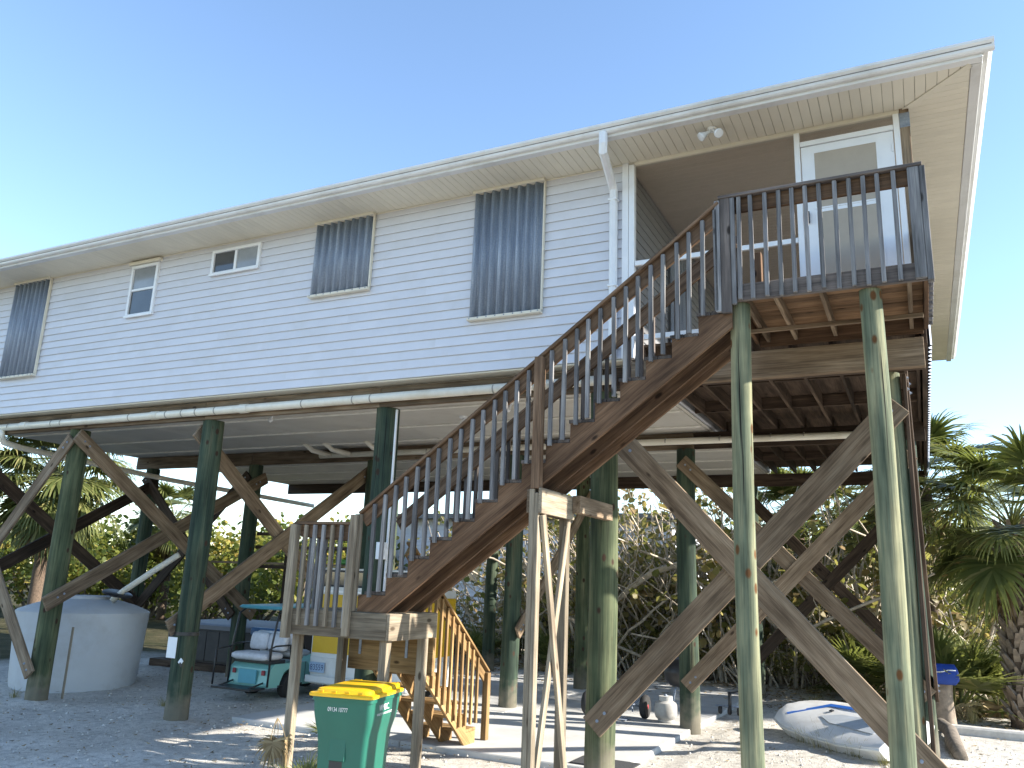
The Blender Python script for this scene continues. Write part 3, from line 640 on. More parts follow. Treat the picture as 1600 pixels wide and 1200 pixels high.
# lower flight, descending away under the house
XF0, XF1 = -6.42, -5.72; Z0 = .048; LR = (LZ-Z0)/9; LT = .252
def lstringer(x, mat):
    pts = [(LY1+.043, LZ-.24), (LY1+.043, LZ-LR-.038)]
    for k_ in range(8, 0, -1):
        z = Z0+LR*k_-.038; ya = LY1+.043+(8-k_)*LT
        if k_ < 8: pts.append((ya, z))
        pts.append((ya+LT, z))
    pts += [(LY1+.043+8*LT, Z0), (LY1+.043+8*LT-.27, Z0)]
    n = len(pts); vs = [(x, y, z) for y, z in pts]+[(x+.04, y, z) for y, z in pts]
    fs = [tuple(range(n)), tuple(range(n, 2*n))[::-1]]+[(i, n+i, n+(i+1) % n, (i+1) % n) for i in range(n)]
    a = math.atan2(LR, LT); rot = Matrix.Translation((x, .5, 1.)) @ Matrix.Rotation(math.pi/2, 4, 'Z') @ Matrix.Rotation(a, 4, 'Y'); inv = rot.inverted()
    return ob('stringer', fixn(mesh('stringer', [inv @ Vector(v) for v in vs], fs)), M[mat], stair, rot)
for x in (XF0, (XF0+XF1)/2, XF1): lstringer(x, 'wgold')
for k_ in range(1, 9):
    z = Z0+LR*k_; ya = LY1+.043+(8-k_)*LT; box('tread', XF0-.01, XF1+.038, ya-.005, ya+LT+.02, z-.037, z, M['wgold'], stair)
def zl(y): return LZ+.92-(LR/LT)*(y-LY1)
ya, yb = LY1+.18, LY1+8*LT+.30
board('rail_cap', (XF1+.05, ya, zl(ya)), (XF1+.05, yb, zl(yb)), .09, .03, (0, LR, LT), M['wgold'], stair); board('rail_board', (XF1+.03, ya, zl(ya)-.1), (XF1+.03, yb, zl(yb)-.1), .13, .036, SX, M['wgold'], stair)
for i in range(13):
    y = ya+.1+i*.145; zb_ = max(.30, LZ-.28-(LR/LT)*(y-LY1)); board('baluster', (XF1+.062, y, zb_), (XF1+.062, y, zl(y)-.03), .037, .037, SX, M['wgold'], stair, .003)
box('newel_post', XF1+.02, XF1+.10, yb-.06, yb+.03, .05, zl(yb)-.02, M['wgold'], stair)
# ------------------------------------------------------------------ wheeled bin in front of the landing
BINW = T(-4.93, -2.50, 0) @ Matrix.Rotation(R(11), 4, 'Z')
bin_ = empty('wheeled_bin', (-4.93, -2.50, 0), 'green wheeled refuse bin with yellow lid in front of the stair landing', 'bin', rz=R(11))
def loft(name, rings, mat, parent, world, smooth=True, sharp=35):
    n = len(rings[0]); vs = [p for r in rings for p in r]; fs = []
    for i in range(len(rings)-1):
        for k in range(n): a, b_ = i*n+k, i*n+(k+1) % n; fs.append((a, b_, b_+n, a+n))
    fs += [tuple(range(n))[::-1], tuple(range((len(rings)-1)*n, len(rings)*n))]
    me = fixn(mesh(name, vs, fs))
    if smooth:
        me.shade_smooth()
        try: me.set_sharp_from_angle(angle=R(sharp))
        except Exception: pass
    return ob(name, me, mat, parent, world)
def rrect(cx, cy, hx, hy, r, z, seg=4):
    out = []
    for (sx, sy, a0) in ((1, 1, 0), (-1, 1, 90), (-1, -1, 180), (1, -1, 270)):
        for k in range(seg+1):
            a = R(a0+90*k/seg); out.append((cx+sx*(hx-r)+r*math.cos(a), cy+sy*(hy-r)+r*math.sin(a), z))
    return out
# local: front is -y, x across
rings = []
for z, hx, hy, cy in ((.06, .215, .24, .36), (.30, .228, .255, .365), (.62, .242, .27, .37), (.74, .250, .285, .375), (.84, .272, .31, .38), (.92, .284, .33, .385), (1.04, .290, .345, .39), (1.07, .290, .345, .39)):
    rings.append(rrect(0, cy, hx, hy, .045, z))
body = loft('bin_body', rings, M['bin'], bin_, BINW, True, 50)
loft('bin_rim', [rrect(0, .39, .302, .357, .05, 1.035), rrect(0, .39, .302, .357, .05, 1.072)], M['bin'], bin_, BINW)
lid = loft('bin_lid', [rrect(0, .375, .315, .385, .05, 1.074), rrect(0, .375, .318, .388, .05, 1.092), rrect(0, .375, .312, .380, .05, 1.102), rrect(0, .385, .275, .345, .05, 1.106), rrect(0, .39, .262, .33, .05, 1.135), rrect(0, .40, .20, .26, .05, 1.152)], M['lid'], bin_, BINW, True, 28)
for k in range(4): ob('lid_rib', boxmesh(.05, .012, .02, .003), M['lid'], lid, BINW @ T(-.2+k*.13, .022, 1.118))
for sx in (-1, 1):
    ob('lid_hinge', boxmesh(.09, .07, .05, .012), M['lid'], lid, BINW @ T(sx*.2, .775, 1.115)); wheel(bin_, tuple((BINW @ Vector((sx*.26, .62, .13)))), .13, .05, 'X', M['black'])
tube('grab_bar', [(-.26, .74, 1.04), (-.26, .80, 1.07), (.26, .80, 1.07), (.26, .74, 1.04)], .014, M['bin'], bin_, 8, True, BINW)
# moulded recess and catch bar on the front
ob('front_panel', boxmesh(.16, .016, .26, .012), M['bin'], bin_, BINW @ T(-.03, .098, .66) @ Matrix.Rotation(R(-3), 4, 'X'))
pk = ob('lift_pocket', boxmesh(.13, .01, .17, .006), M['black'], bin_, BINW @ T(-.04, .105, .47) @ Matrix.Rotation(R(-3), 4, 'X'))
ob('catch_bar', boxmesh(.14, .02, .022, .006), M['bin'], bin_, BINW @ T(-.04, .088, .42))
text('serial_number', '09134 10777', .052, M['print'], bin_, BINW @ T(-.03, .0395, .965) @ Matrix.Rotation(R(90), 4, 'X'), .72)
sidem = BINW @ T(.2925, .34, .975) @ Matrix.Rotation(R(90), 4, 'Z') @ Matrix.Rotation(R(90), 4, 'X')
text('logo', 'WMBC.', .075, M['print'], bin_, sidem, .9); text('logo_line', 'WASTE MANAGEMENT', .028, M['print'], bin_, sidem @ T(.01, -.052, 0), 1.15)

# ------------------------------------------------------------------ water tank and its hose, stake
tank = empty('water_tank', (-14.3, 1.95, 0), 'large pale grey domed water tank behind the leaning left pile', 'tank')
tp = [(1.03, -.05), (1.06, .1), (1.10, .7), (1.13, 1.22), (1.135, 1.30), (1.10, 1.33), (.85, 1.43), (.6, 1.50), (.45, 1.53), (.43, 1.58), (.01, 1.59)]
lathe('tank_shell', tp, M['tank'], tank, T(-14.42, 1.95, 0), 56)
lathe('tank_ring', [(.01, 0), (.26, 0), (.27, .02), (.25, .035), (.01, .035)], M['black'], tank, T(-13.72, 2.05, 1.63) @ Matrix.Rotation(R(14), 4, 'Y'), 24)
tube('tank_inlet', [(-13.80, 2.03, 1.52), (-13.6, 2.08, 1.70), (-13.1, 2.3, 2.10), (-12.75, 2.5, 2.40)], .055, M['pvc'], tank, 12)
st = box('wooden_stake', -13.08, -13.04, .75, .775, -.1, 1.12, M['wraw'], None); tag(st, 'thin wooden stake standing in the sand before the grey tank', 'stake')
# notice strapped to pile
nt_ = empty('notice_sheet', (-10.0, .17, 1.0), 'white paper notice strapped to the dark green pile', 'notice')
pts = [(-10.14, .18, .88), (-9.98, .165, .88), (-9.97, .165, 1.17), (-10.13, .18, 1.185)]
box('paper', -10.14, -9.955, .168, .173, .88, 1.17, M['paper'], nt_, .001)
lathe('strap', [(.172, -.025), (.178, -.025), (.178, .025), (.172, .025)], M['black'], nt_, T(-9.97, .35, 1.22), 24)
ob('tag_clip', boxmesh(.07, .01, .08, .002), M['paper'], nt_, T(-9.86, .195, .84) @ Matrix.Rotation(.7, 4, 'Y')); ob('tag_clip', boxmesh(.07, .01, .04, .002), M['black'], nt_, T(-9.85, .193, .80) @ Matrix.Rotation(.7, 4, 'Y'))
# hot tub on its timber base, shelf
tub = empty('hot_tub', (-14.2, 6.3, 0), 'dark sided hot tub with slate cover on a timber base under the house', 'hot tub')
box('timber_base', -16.0, -12.0, 4.95, 7.6, .0, .16, M['wdark'], tub, .01); 
loft('tub_shell', [rrect(-14.1, 6.2, 1.65, 1.05, .12, .161), rrect(-14.1, 6.2, 1.68, 1.08, .12, .86)], M['tub'], tub, None)
loft('tub_cover', [rrect(-14.1, 6.2, 1.73, 1.12, .1, .862), rrect(-14.1, 6.2, 1.73, 1.12, .1, .95), rrect(-14.1, 6.2, 1.66, 1.05, .1, .98)], M['tubcover'], tub, None)
for k in range(9): x = -15.6+k*.375; box('side_slat', x, x+.36, 5.10, 5.118, .2, .82, M['tub'], tub)
tarp = box('folded_tarp', -13.15, -11.95, 4.98, 5.16, .80, .99, M['tarp'], None, .05); tag(tarp, 'crumpled blue tarp lying along the edge of the hot tub', 'tarp')
shelf = empty('plank_shelf', (-13, 4.3, 0), 'rough plank shelf fixed between two piles beyond the cart', 'shelf')
for q in range(3): box('plank', -14.3, -10.3, 4.78+q*.16, 4.78+q*.16+.15, 2.30+.003*q, 2.345, M['wbrace'], shelf)
for z in (2.22, 2.62, 2.9): box('rail', -13.0, -10.1, 4.73, 4.77, z, z+.07, M['wdark'], shelf)
for x in (-12.2, -10.25): box('upright', x, x+.06, 4.775, 4.835, 1.2, 3.0, M['wdark'], shelf)
fp = lathe('red_flower_pot', [(.01, 0), (.09, 0), (.12, .16), (.13, .16), (.13, .19), (.01, .19)], M['red'], None, T(-11.9, 4.92, 2.346), 18); tag(fp, 'small red pot standing on the plank shelf', 'pot')
gt = box('green_planter_tray', -10.9, -10.35, 4.82, 5.1, 2.347, 2.45, plain('green_tray_plastic', (.05, .24, .04), .4), None, .02); tag(gt, 'bright green tray on the shelf behind the stair balusters', 'tray')

# ------------------------------------------------------------------ golf cart (rear towards the camera side), built in local axes: rear = -y
CW = T(-10.75, 2.55, 0)
cart = empty('golf_cart', (-10.75, 2.55, 0), 'mint green golf cart with white rear seat and teal roof', 'golf cart')
def cl_(name, x0, x1, y0, y1, z0, z1, mat, ch=.015, parent=None, rot=None):
    wm = CW @ T((x0+x1)/2, (y0+y1)/2, (z0+z1)/2)
    if rot is not None: wm = wm @ rot
    return ob(name, boxmesh(x1-x0, y1-y0, z1-z0, ch), M[mat], parent or cart, wm)
prf = [(-.02, .26), (.02, .52), (.12, .60), (.95, .60), (1.15, .40), (1.5, .36), (1.85, .40), (1.95, .62), (2.15, .60), (2.25, .35), (2.25, .22), (.85, .22), (.80, .40), (.68, .50), (.50, .52), (.36, .45), (.28, .30), (.26, .22), (.0, .22)]
vs = [(-.46, y, z) for y, z in prf]+[(.46, y, z) for y, z in prf]; n = len(prf)
ob('cart_body', fixn(mesh('cart_body', vs, [tuple(range(n)), tuple(range(n, 2*n))[::-1]]+[(i, (i+1) % n, n+(i+1) % n, n+i) for i in range(n)])), M['mint'], cart, CW)
for sx in (-1, 1):
    cl_('tail_light', sx*.33-.035, sx*.33+.035, -.03, .0, .42, .50, 'red', .006); cl_('fender_trim', sx*.462-.006, sx*.462+.006, .22, .86, .225, .25, 'black', .003)
cl_('body_seam', -.465, .465, .905, .915, .30, .602, 'black', .002)
cl_('rear_panel', -.20, .20, -.045, -.022, .27, .50, 'teal', .004)
cl_('foot_plate', -.44, .44, -.42, -.05, .20, .235, 'black', .006)
for sx in (-1, 1): tube('plate_arm', [(sx*.34, .0, .30), (sx*.34, -.35, .23)], .016, M['black'], cart, 8, True, CW)
cl_('seat_box', -.42, .42, .04, .42, .60, .66, 'black', .01)
def cushion(name, cx, cy, cz, hx, hy, hz, rot=None):
    rr = [rrect(0, 0, hx*.86, hy*.8, min(hx, hy)*.4, -hz), rrect(0, 0, hx, hy, min(hx, hy)*.45, -hz*.5), rrect(0, 0, hx, hy, min(hx, hy)*.45, hz*.4), rrect(0, 0, hx*.9, hy*.85, min(hx, hy)*.45, hz*.85), rrect(0, 0, hx*.6, hy*.5, min(hx, hy)*.3, hz)]
    return loft(name, rr, M['vinyl'], cart, CW @ T(cx, cy, cz) @ (rot or Matrix.Identity(4)), True, 80)
cushion('rear_cushion', 0, .15, .72, .42, .25, .065); cushion('front_cushion', 0, .86, .74, .43, .25, .06)
for sx in (-.21, .21): cushion('rear_backrest', sx, .43, .94, .205, .15, .06, Matrix.Rotation(R(80), 4, 'X'))
cushion('front_backrest', 0, .60, .96, .43, .15, .05, Matrix.Rotation(R(-78), 4, 'X'))
cl_('back_support', -.06, .06, .49, .54, .6, 1.05, 'black', .01)
for sx in (-1, 1):
    tube('roof_strut', [(sx*.45, -.02, .24), (sx*.45, .0, .9), (sx*.45, .10, 1.42), (sx*.42, .22, 1.50)], .018, M['black'], cart, 8, True, CW)
    tube('roof_strut', [(sx*.43, 1.95, .6), (sx*.42, 1.62, 1.50)], .018, M['black'], cart, 8, True, CW)
    tube('arm_rail', [(sx*.45, .0, .62), (sx*.46, -.05, .86), (sx*.46, .10, .90), (sx*.45, .48, .90), (sx*.44, .52, .7)], .016, M['black'], cart, 8, True, CW)
tube('grab_rail', [(-.45, -.38, .25), (-.45, -.36, .82), (-.45, .0, .86)], .016, M['black'], cart, 8, True, CW)
loft('cart_roof', [rrect(0, .95, .50, .85, .12, 1.50), rrect(0, .95, .53, .88, .12, 1.525), rrect(0, .95, .50, .85, .12, 1.56), rrect(0, .95, .30, .6, .1, 1.575)], M['teal'], cart, CW)
for sx in (-1, 1):
    for y in (.55, 1.98): wheel(cart, tuple(CW @ Vector((sx*.41, y, .215))), .215, .15, 'X', M['tank'])
tube('steering_column', [(-.2, 1.55, .45), (-.2, 1.25, .95)], .02, M['black'], cart, 8, True, CW)
# ------------------------------------------------------------------ yellow and white utility cart
van = empty('utility_truck', (-8.6, 3.3, 0), 'boxy yellow and white utility truck parked under the house behind the landing', 'truck')
loft('truck_body', [rrect(-8.97, 3.95, 1.06, .70, .08, .28), rrect(-8.97, 3.95, 1.08, .72, .08, .72)], M['vanwhite'], van, None)
loft('truck_box', [rrect(-8.97, 3.95, 1.07, .71, .06, .722), rrect(-8.97, 3.95, 1.07, .71, .06, 1.93)], M['vanwhite'], van, None)
for x0, x1 in ((-9.98, -8.70), (-8.63, -7.97)): box('side_panel', x0, x1, 3.222, 3.238, .80, 1.80, M['yellow'], van, .004)
box('rear_window', -9.9, -8.0, 3.25, 4.6, 1.932, 2.22, M['glassw'], van, .03); box('truck_top', -10.0, -7.92, 3.25, 4.65, 2.222, 2.26, M['vanwhite'], van, .015)
box('end_panel', -7.898, -7.885, 3.3, 4.6, .80, 1.80, M['yellow'], van, .004); box('side_stripe', -10.02, -7.95, 3.224, 3.238, 1.83, 1.87, M['print'], van, .003); box('bumper', -10.05, -7.92, 3.17, 3.225, .30, .42, M['vanwhite'], van, .015)
lp = box('licence_plate', -9.99, -9.66, 3.205, 3.215, .47, .64, M['plate'], van, .003); text('plate_number', '83559', .14, M['navy'], lp, T(-9.825, 3.203, .55) @ Matrix.Rotation(R(90), 4, 'X'), .85)
for x in (-9.5, -8.4):
    for y in (3.38, 4.5): wheel(van, (x, y, .24), .24, .18, 'Y', M['tank'])
# ------------------------------------------------------------------ bits on the slab
ht = empty('hand_truck', (-4.3, 4.9, 0), 'hand truck with black tyres lying on the slab between piles', 'hand truck')
for x, y in ((-4.42, 4.95), (-5.35, 4.75)): wheel(ht, (x, y, .235), .185, .10, 'X', M['red'])
tube('axle', [(-5.35, 4.75, .235), (-4.42, 4.95, .235)], .014, M['galv'], ht, 8); 
for dx in (0, .12): tube('frame_tube', [(-4.72+dx, 4.85, .16), (-4.95+dx, 5.5, .14), (-5.0+dx, 6.2, .2)], .015, M['galv'], ht, 8)
box('toe_plate', -5.1, -4.6, 4.5, 4.72, .055, .065, M['galv'], ht)
gp_ = empty('gas_cylinder', (-4.05, 4.85, .05), 'worn white gas cylinder standing beside a green pile on the slab', 'gas cylinder')
lathe('cylinder_shell', [(.12, 0), (.13, .02), (.13, .04), (.165, .07), (.18, .12), (.18, .24), (.165, .29), (.10, .33), (.01, .34)], M['propane'], gp_, T(-4.05, 4.87, .05), 28)
lathe('valve_collar', [(.105, 0), (.11, 0), (.11, .09), (.105, .09)], M['propane'], gp_, T(-4.05, 4.87, .35), 20); lathe('valve', [(.01, 0), (.03, 0), (.03, .07), (.01, .09)], M['galv'], gp_, T(-4.05, 4.87, .38), 10)
sg = empty('kettle_grill', (-4.1, 6.2, .05), 'black kettle grill standing in the shade behind the gas cylinder', 'grill')
lathe('grill_bowl', [(.02, .45), (.16, .48), (.25, .58), (.285, .70), (.285, .72), (.25, .83), (.15, .92), (.02, .95)], M['black'], sg, T(-4.15, 6.1, 0), 28)
for k in range(3): a = k*2.094+.3; tube('leg', [(-4.15+.12*math.cos(a), 6.1+.12*math.sin(a), .5), (-4.15+.30*math.cos(a), 6.1+.30*math.sin(a), .05)], .012, M['galv'], sg, 6)
sp_ = empty('trailer_jack', (-3.0, 6.4, 0), 'small black metal trailer jack standing at the slab edge', 'jack')
tube('jack_post', [(-3.35, 6.4, .06), (-3.35, 6.4, .42)], .03, M['black'], sp_, 10); tube('jack_handle', [(-3.35, 6.4, .40), (-3.18, 6.4, .44), (-3.18, 6.35, .36)], .014, M['black'], sp_, 8)
for dx in (-.16, .0, .16): wheel(sp_, (-3.35+dx, 6.36, .115), .065, .05, 'X', M['black'])
tube('jack_bar', [(-3.6, 6.4, .18), (-3.0, 6.42, .18)], .02, M['galv'], sp_, 8)
mt_ = box('rubber_mat', -4.15, -3.4, 1.05, 1.5, .052, .066, M['mat_'], None, .004); tag(mt_, 'small dark rubber mat on the slab corner by the green pile', 'mat')
# ------------------------------------------------------------------ small boat on the sand
boat = empty('small_boat', (-1.2, 4.7, 0), 'small white plastic boat with a blue stripe lying on the sand', 'boat')
BM = T(-2.2, 5.6, .10) @ Matrix.Rotation(R(-44), 4, 'Z') @ Matrix.Rotation(R(17), 4, 'X') @ Matrix.Scale(.86, 4)
def hullring(x, hw, z0, z1):
    return [(x, -hw, z1), (x, -hw*1.03, z1-.05), (x, -hw*.86, z0+.06), (x, -hw*.45, z0), (x, 0, z0-.02), (x, hw*.45, z0), (x, hw*.86, z0+.06), (x, hw*1.03, z1-.05), (x, hw, z1), (x, hw*.8, z1+.03), (x, hw*.35, z1+.045), (x, 0, z1+.05), (x, -hw*.35, z1+.045), (x, -hw*.8, z1+.03)]
hr = [hullring(x, hw, z0, z1) for x, hw, z0, z1 in ((0, .10, .24, .34), (.06, .30, .15, .34), (.2, .48, .07, .33), (.55, .62, .03, .32), (1.2, .70, .02, .31), (2.0, .70, .02, .31), (2.6, .62, .03, .32), (2.8, .56, .05, .33))]
loft('hull', hr, M['hull'], boat, BM, True, 40)
def deckstrip(name, pts, z, mat, th=.006):
    n = len(pts); vs = [(x, y, z) for x, y in pts]+[(x, y, z+th) for x, y in pts]
    return ob(name, fixn(mesh(name, vs, [tuple(range(n)), tuple(range(n, 2*n))[::-1]]+[(i, (i+1) % n, n+(i+1) % n, n+i) for i in range(n)])), M[mat], boat, BM)
deckstrip('blue_stripe', [(.30, -.27), (.38, -.31), (.80, .30), (1.9, .42), (1.9, .52), (.72, .40)], .365, 'hullblue')
deckstrip('cockpit_well', [(1.0, -.10), (1.3, .10), (2.4, .22), (2.4, -.28), (1.4, -.26)], .366, 'hullgrey', .004)
deckstrip('fitting', [(.98, .12), (1.05, .12), (1.05, .17), (.98, .17)], .368, 'black', .02)
tube('rub_rail', [(x, -hw*1.035, z1-.02) for x, hw, z0, z1 in ((.03, .2, 0, .34), (.2, .48, 0, .33), (.55, .62, 0, .32), (1.2, .70, 0, .31), (2, .70, 0, .31), (2.78, .57, 0, .32))], .014, M['tank'], boat, 6, True, BM)
# concrete kerb, log, bag on stump
kb = box('parking_kerb', 0.02, 2.3, 7.2, 7.42, -.05, .13, M['curb'], None, .03); tag(kb, 'long pale concrete parking kerb on the sand by the palm', 'kerb')
lg = tube('fallen_log', [(-.10, 7.3, .12), (.02, 6.4, .14), (.05, 5.4, .10), (.10, 4.6, .06)], [.10, .105, .11, .09], M['bark'], None, 12); tag(lg, 'weathered log lying on the sand behind the corner post', 'log')
BOOT_ = fixn(mesh('loose_fibre', [(-.05, 0, 0), (.05, 0, 0), (.03, .05, .16), (-.03, .05, .16), (.0, .10, .34), (0, .0, .1)], [(0, 1, 2, 3), (3, 2, 4), (0, 3, 5), (1, 5, 2), (0, 5, 1)]))
stp = lathe('palm_stump', [(.19, 0), (.17, .2), (.15, .5), (.16, .72), (.01, .74)], M['palmdry'] if False else M['boot'], None, T(-.02, 8.3, -.05), 16); tag(stp, 'short ragged palm stump below the blue bag', 'stump')
for i in range(9): ob('loose_fibre', BOOT_, M['boot'], stp, T(-.02, 8.3, .12+.05*(i % 4)) @ Matrix.Rotation(i*.7, 4, 'Z') @ T(0, .15, 0) @ Matrix.Rotation(2.9, 4, 'X'))
bb = loft('blue_bag', [rrect(.02, 8.12, .17, .05, .04, .68), rrect(.04, 8.10, .21, .10, .06, .76), rrect(.03, 8.1, .21, .11, .06, .92), rrect(.02, 8.12, .17, .05, .04, 1.02)], M['bagblue'], None, None, True, 70); tag(bb, 'bright blue zipped bag resting on the palm stump', 'bag')
tube('zip', [(-.14, 8.0, .88), (.0, 7.985, .90), (.08, 7.985, .93), (.2, 8.0, .93)], .010, M['print'], bb, 6)

# ------------------------------------------------------------------ vegetation
def rotz_to(az): return Matrix.Rotation(az, 4, 'Z')
def frond_mesh(name, elev, pet, fan, nl, droop, seedv, dry=False, stiff=1.):
    rs = np.random.RandomState(seedv); vs, fs, tn = [], [], []
    # petiole arching from the origin
    p = Vector((0, 0, 0)); a = R(elev); path = [p.copy()]; steps = 6
    for i in range(steps):
        p = p+Vector((math.cos(a), 0, math.sin(a)))*(pet/steps); path.append(p.copy()); a -= R(droop/steps)
    tv, tf = tubedata(path, [.018-.0015*i for i in range(len(path))], 5)
    vs += [tuple(v) for v in tv]; fs += tf; tn += [.62]*len(tv)
    base = path[-1]; fx = Vector((math.cos(a), 0, math.sin(a))); fy = Vector((0, 1, 0)); fz = fx.cross(fy)
    for k in range(nl):
        u = (k+.5)/nl*2-1; ang = u*R(118)+rs.normal(0, .03)
        L = fan*(1-.28*abs(u)**1.5)*rs.uniform(.88, 1.08)
        d0 = (fx*math.cos(ang)+fy*math.sin(ang)+fz*(.30*abs(u)-.1+rs.normal(0, .05))).normalized()
        side = d0.cross(fz).normalized()
        st = base+fx*(.22*fan*(1-abs(u))); pos = st.copy(); d = d0.copy(); ns = 5; wbase = fan*(.021 if nl > 50 else .027); tint = np.clip(rs.normal(.42, .2), 0, 1)
        b0 = len(vs); dr = rs.uniform(.35, 1.0)*stiff
        for i in range(ns+1):
            f = i/ns; wd = wbase*(.5+1.0*math.sin(math.pi*min(1, f*1.3+.12))) if f < .65 else wbase*1.35*(1-f)/.35*.75
            wd = max(wd, .0015)
            vs += [tuple(pos-side*wd), tuple(pos+side*wd)]; tn += [tint+.12*f, tint+.12*f]
            d = (d+Vector((0, 0, -1))*dr*.42*f).normalized(); pos = pos+d*(L/ns)
        for i in range(ns): q = b0+2*i; fs.append((q, q+1, q+3, q+2))
    return mesh(name, vs, fs, False, np.clip(tn, 0, 1))
FR = {}
for e in (80, 58, 36, 14, -10, -35): FR[e] = [frond_mesh('palm_frond', e, 1.05, 1.0, 58, 34, 1000+e*3+i, stiff=1.45) for i in range(3)]
FD = [frond_mesh('dry_frond', -52-8*i, .85, .85, 34, 25, 300+i, True, 2.2) for i in range(3)]
FP = {e: [frond_mesh('palmetto_frond', e, .62, .58, 30, 14, 500+e+i, stiff=.5) for i in range(2)] for e in (82, 62, 40, 18)}
BOOT = None
def boot_mesh():
    vs = [(-.055, 0, 0), (.055, 0, 0), (.05, .05, .10), (-.05, .05, .10), (-.022, .13, .24), (.022, .13, .24), (-.04, -.01, .12), (.04, -.01, .12), (-.012, .095, .25), (.012, .095, .25)]
    fs = [(0, 1, 2, 3), (3, 2, 5, 4), (0, 3, 6), (1, 7, 2), (3, 4, 8, 6), (2, 7, 9, 5), (4, 5, 9, 8), (6, 8, 9, 7), (0, 6, 7, 1)]
    return fixn(mesh('leaf_boot', vs, fs))
BOOT = boot_mesh()
def palm(x, y, h, r, label, nf=34, lean=(0, 0), boots=True, sc=1., seedv=1, group=None, dry=8):
    rs = np.random.RandomState(seedv); t_ = empty('cabbage_palm', (x, y, 0), label, 'palm tree', group)
    path = [(x+lean[0]*f**1.5, y+lean[1]*f**1.5, -.15+(h+.15)*f) for f in np.linspace(0, 1, 8)]
    tube('trunk', path, [r*1.15]+[r]*6+[r*.8], M['ptrunk'], t_, 14)
    top = Vector(path[-1])
    if boots:
        rows = int(h/.125)
        for i in range(rows):
            z = .08+i*.125; f = z/h
            if z > h-.05: break
            for k in range(7):
                a = 2*math.pi*(k+(i % 2)*.5)/7+rs.normal(0, .07)
                c = Vector((x+lean[0]*f**1.5, y+lean[1]*f**1.5, z))
                mw = Matrix.Translation(c) @ Matrix.Rotation(a-math.pi/2, 4, 'Z') @ T(0, r*.92, 0) @ Matrix.Rotation(rs.normal(.05, .12), 4, 'X') @ Matrix.Rotation(rs.normal(0, .12), 4, 'Y') @ Matrix.Scale(rs.uniform(.8, 1.15)*r/.19, 4)
                ob('leaf_boot', BOOT, M['boot'], t_, mw)
    for i in range(nf):
        e = [80, 58, 58, 36, 36, 14, 14, -10, -10, -35][i % 10]; az = i*2.39996+rs.normal(0, .15)
        me = FR[e][rs.randint(3)]; s = sc*rs.uniform(.85, 1.15)
        ob('frond', me, M['palm'], t_, Matrix.Translation(top+Vector((0, 0, -.02*(i % 10)))) @ Matrix.Rotation(az, 4, 'Z') @ Matrix.Rotation(rs.normal(0, .12), 4, 'X') @ Matrix.Scale(s, 4))
    for i in range(dry):
        az = i*2.4+rs.normal(0, .3); ob('dry_frond', FD[i % 3], M['palmdry'], t_, Matrix.Translation(top+Vector((0, 0, -.25))) @ Matrix.Rotation(az, 4, 'Z') @ Matrix.Scale(sc*.9, 4))
    return t_
def palmetto(x, y, label, nf=16, sc=1., seedv=1, group='saw palmettos behind the house'):
    rs = np.random.RandomState(seedv); t_ = empty('saw_palmetto', (x, y, 0), label, 'palmetto', group)
    for i in range(nf):
        e = (82, 62, 62, 40, 40, 18)[i % 6]; az = i*2.39996+rs.normal(0, .2)
        ob('frond', FP[e][i % 2], M['palm'], t_, T(x+rs.normal(0, .06), y+rs.normal(0, .06), .0) @ Matrix.Rotation(az, 4, 'Z') @ Matrix.Scale(sc*rs.uniform(.8, 1.2), 4))
    for i in range(5): ob('dry_frond', FD[i % 3], M['palmdry'], t_, T(x, y, .55*sc) @ Matrix.Rotation(i*1.3+rs.rand(), 4, 'Z') @ Matrix.Scale(.55*sc, 4))
    return t_
def leaf_cloud(name, clumps, per, size, rs, spread, round_=True):
    """leaves scattered around clump centres, each a small bent polygon"""
    C = np.repeat(np.asarray(clumps), per, axis=0); n = len(C)
    P = C+rs.normal(0, 1, (n, 3))*np.asarray(spread)
    nrm = rs.normal(0, 1, (n, 3)); nrm[:, 2] = np.abs(nrm[:, 2])+.35; nrm /= np.linalg.norm(nrm, axis=1)[:, None]
    ax = rs.normal(0, 1, (n, 3)); u = np.cross(nrm, ax); u /= np.linalg.norm(u, axis=1)[:, None]; v = np.cross(nrm, u)
    s = size*rs.uniform(.6, 1.25, (n, 1))
    if round_: ring = [(1, 0), (.45, .8), (-.6, .75), (-1, 0), (-.6, -.75), (.45, -.8)]
    else: ring = [(1.5, 0), (.2, .42), (-1.2, 0), (.2, -.42)]
    m_ = len(ring); V = np.empty((n, m_, 3))
    for k, (a, b_) in enumerate(ring): V[:, k] = P+u*s*a+v*s*b_+nrm*s*(.22*abs(b_))
    tc = np.repeat(np.clip(rs.normal(.5, .22, len(clumps)), 0, 1), per); tn = np.clip(tc+rs.normal(0, .16, n), 0, 1)
    F = np.arange(n*m_).reshape(n, m_)
    return mesh(name, V.reshape(-1, 3).tolist(), F.tolist(), False, np.repeat(tn, m_))
def stems(name, rs, ends, r0=.03, seg=5):
    vs, fs = [], []
    for e in ends:
        e = Vector(e); b0 = Vector((rs.normal(0, .15), rs.normal(0, .15), -.1)); mid = (b0+e)*.5+Vector((rs.normal(0, .18), rs.normal(0, .18), rs.normal(.1, .15)))
        path = [b0*(1-t_)**2+mid*2*t_*(1-t_)+e*t_*t_ for t_ in np.linspace(0, 1, 6)]
        tv, tf = tubedata(path, [r0*(1-.8*i/5) for i in range(6)], seg, False); k = len(vs); vs += tv; fs += [tuple(i+k for i in f) for f in tf]
    return mesh(name, vs, fs, True)
SHR = []
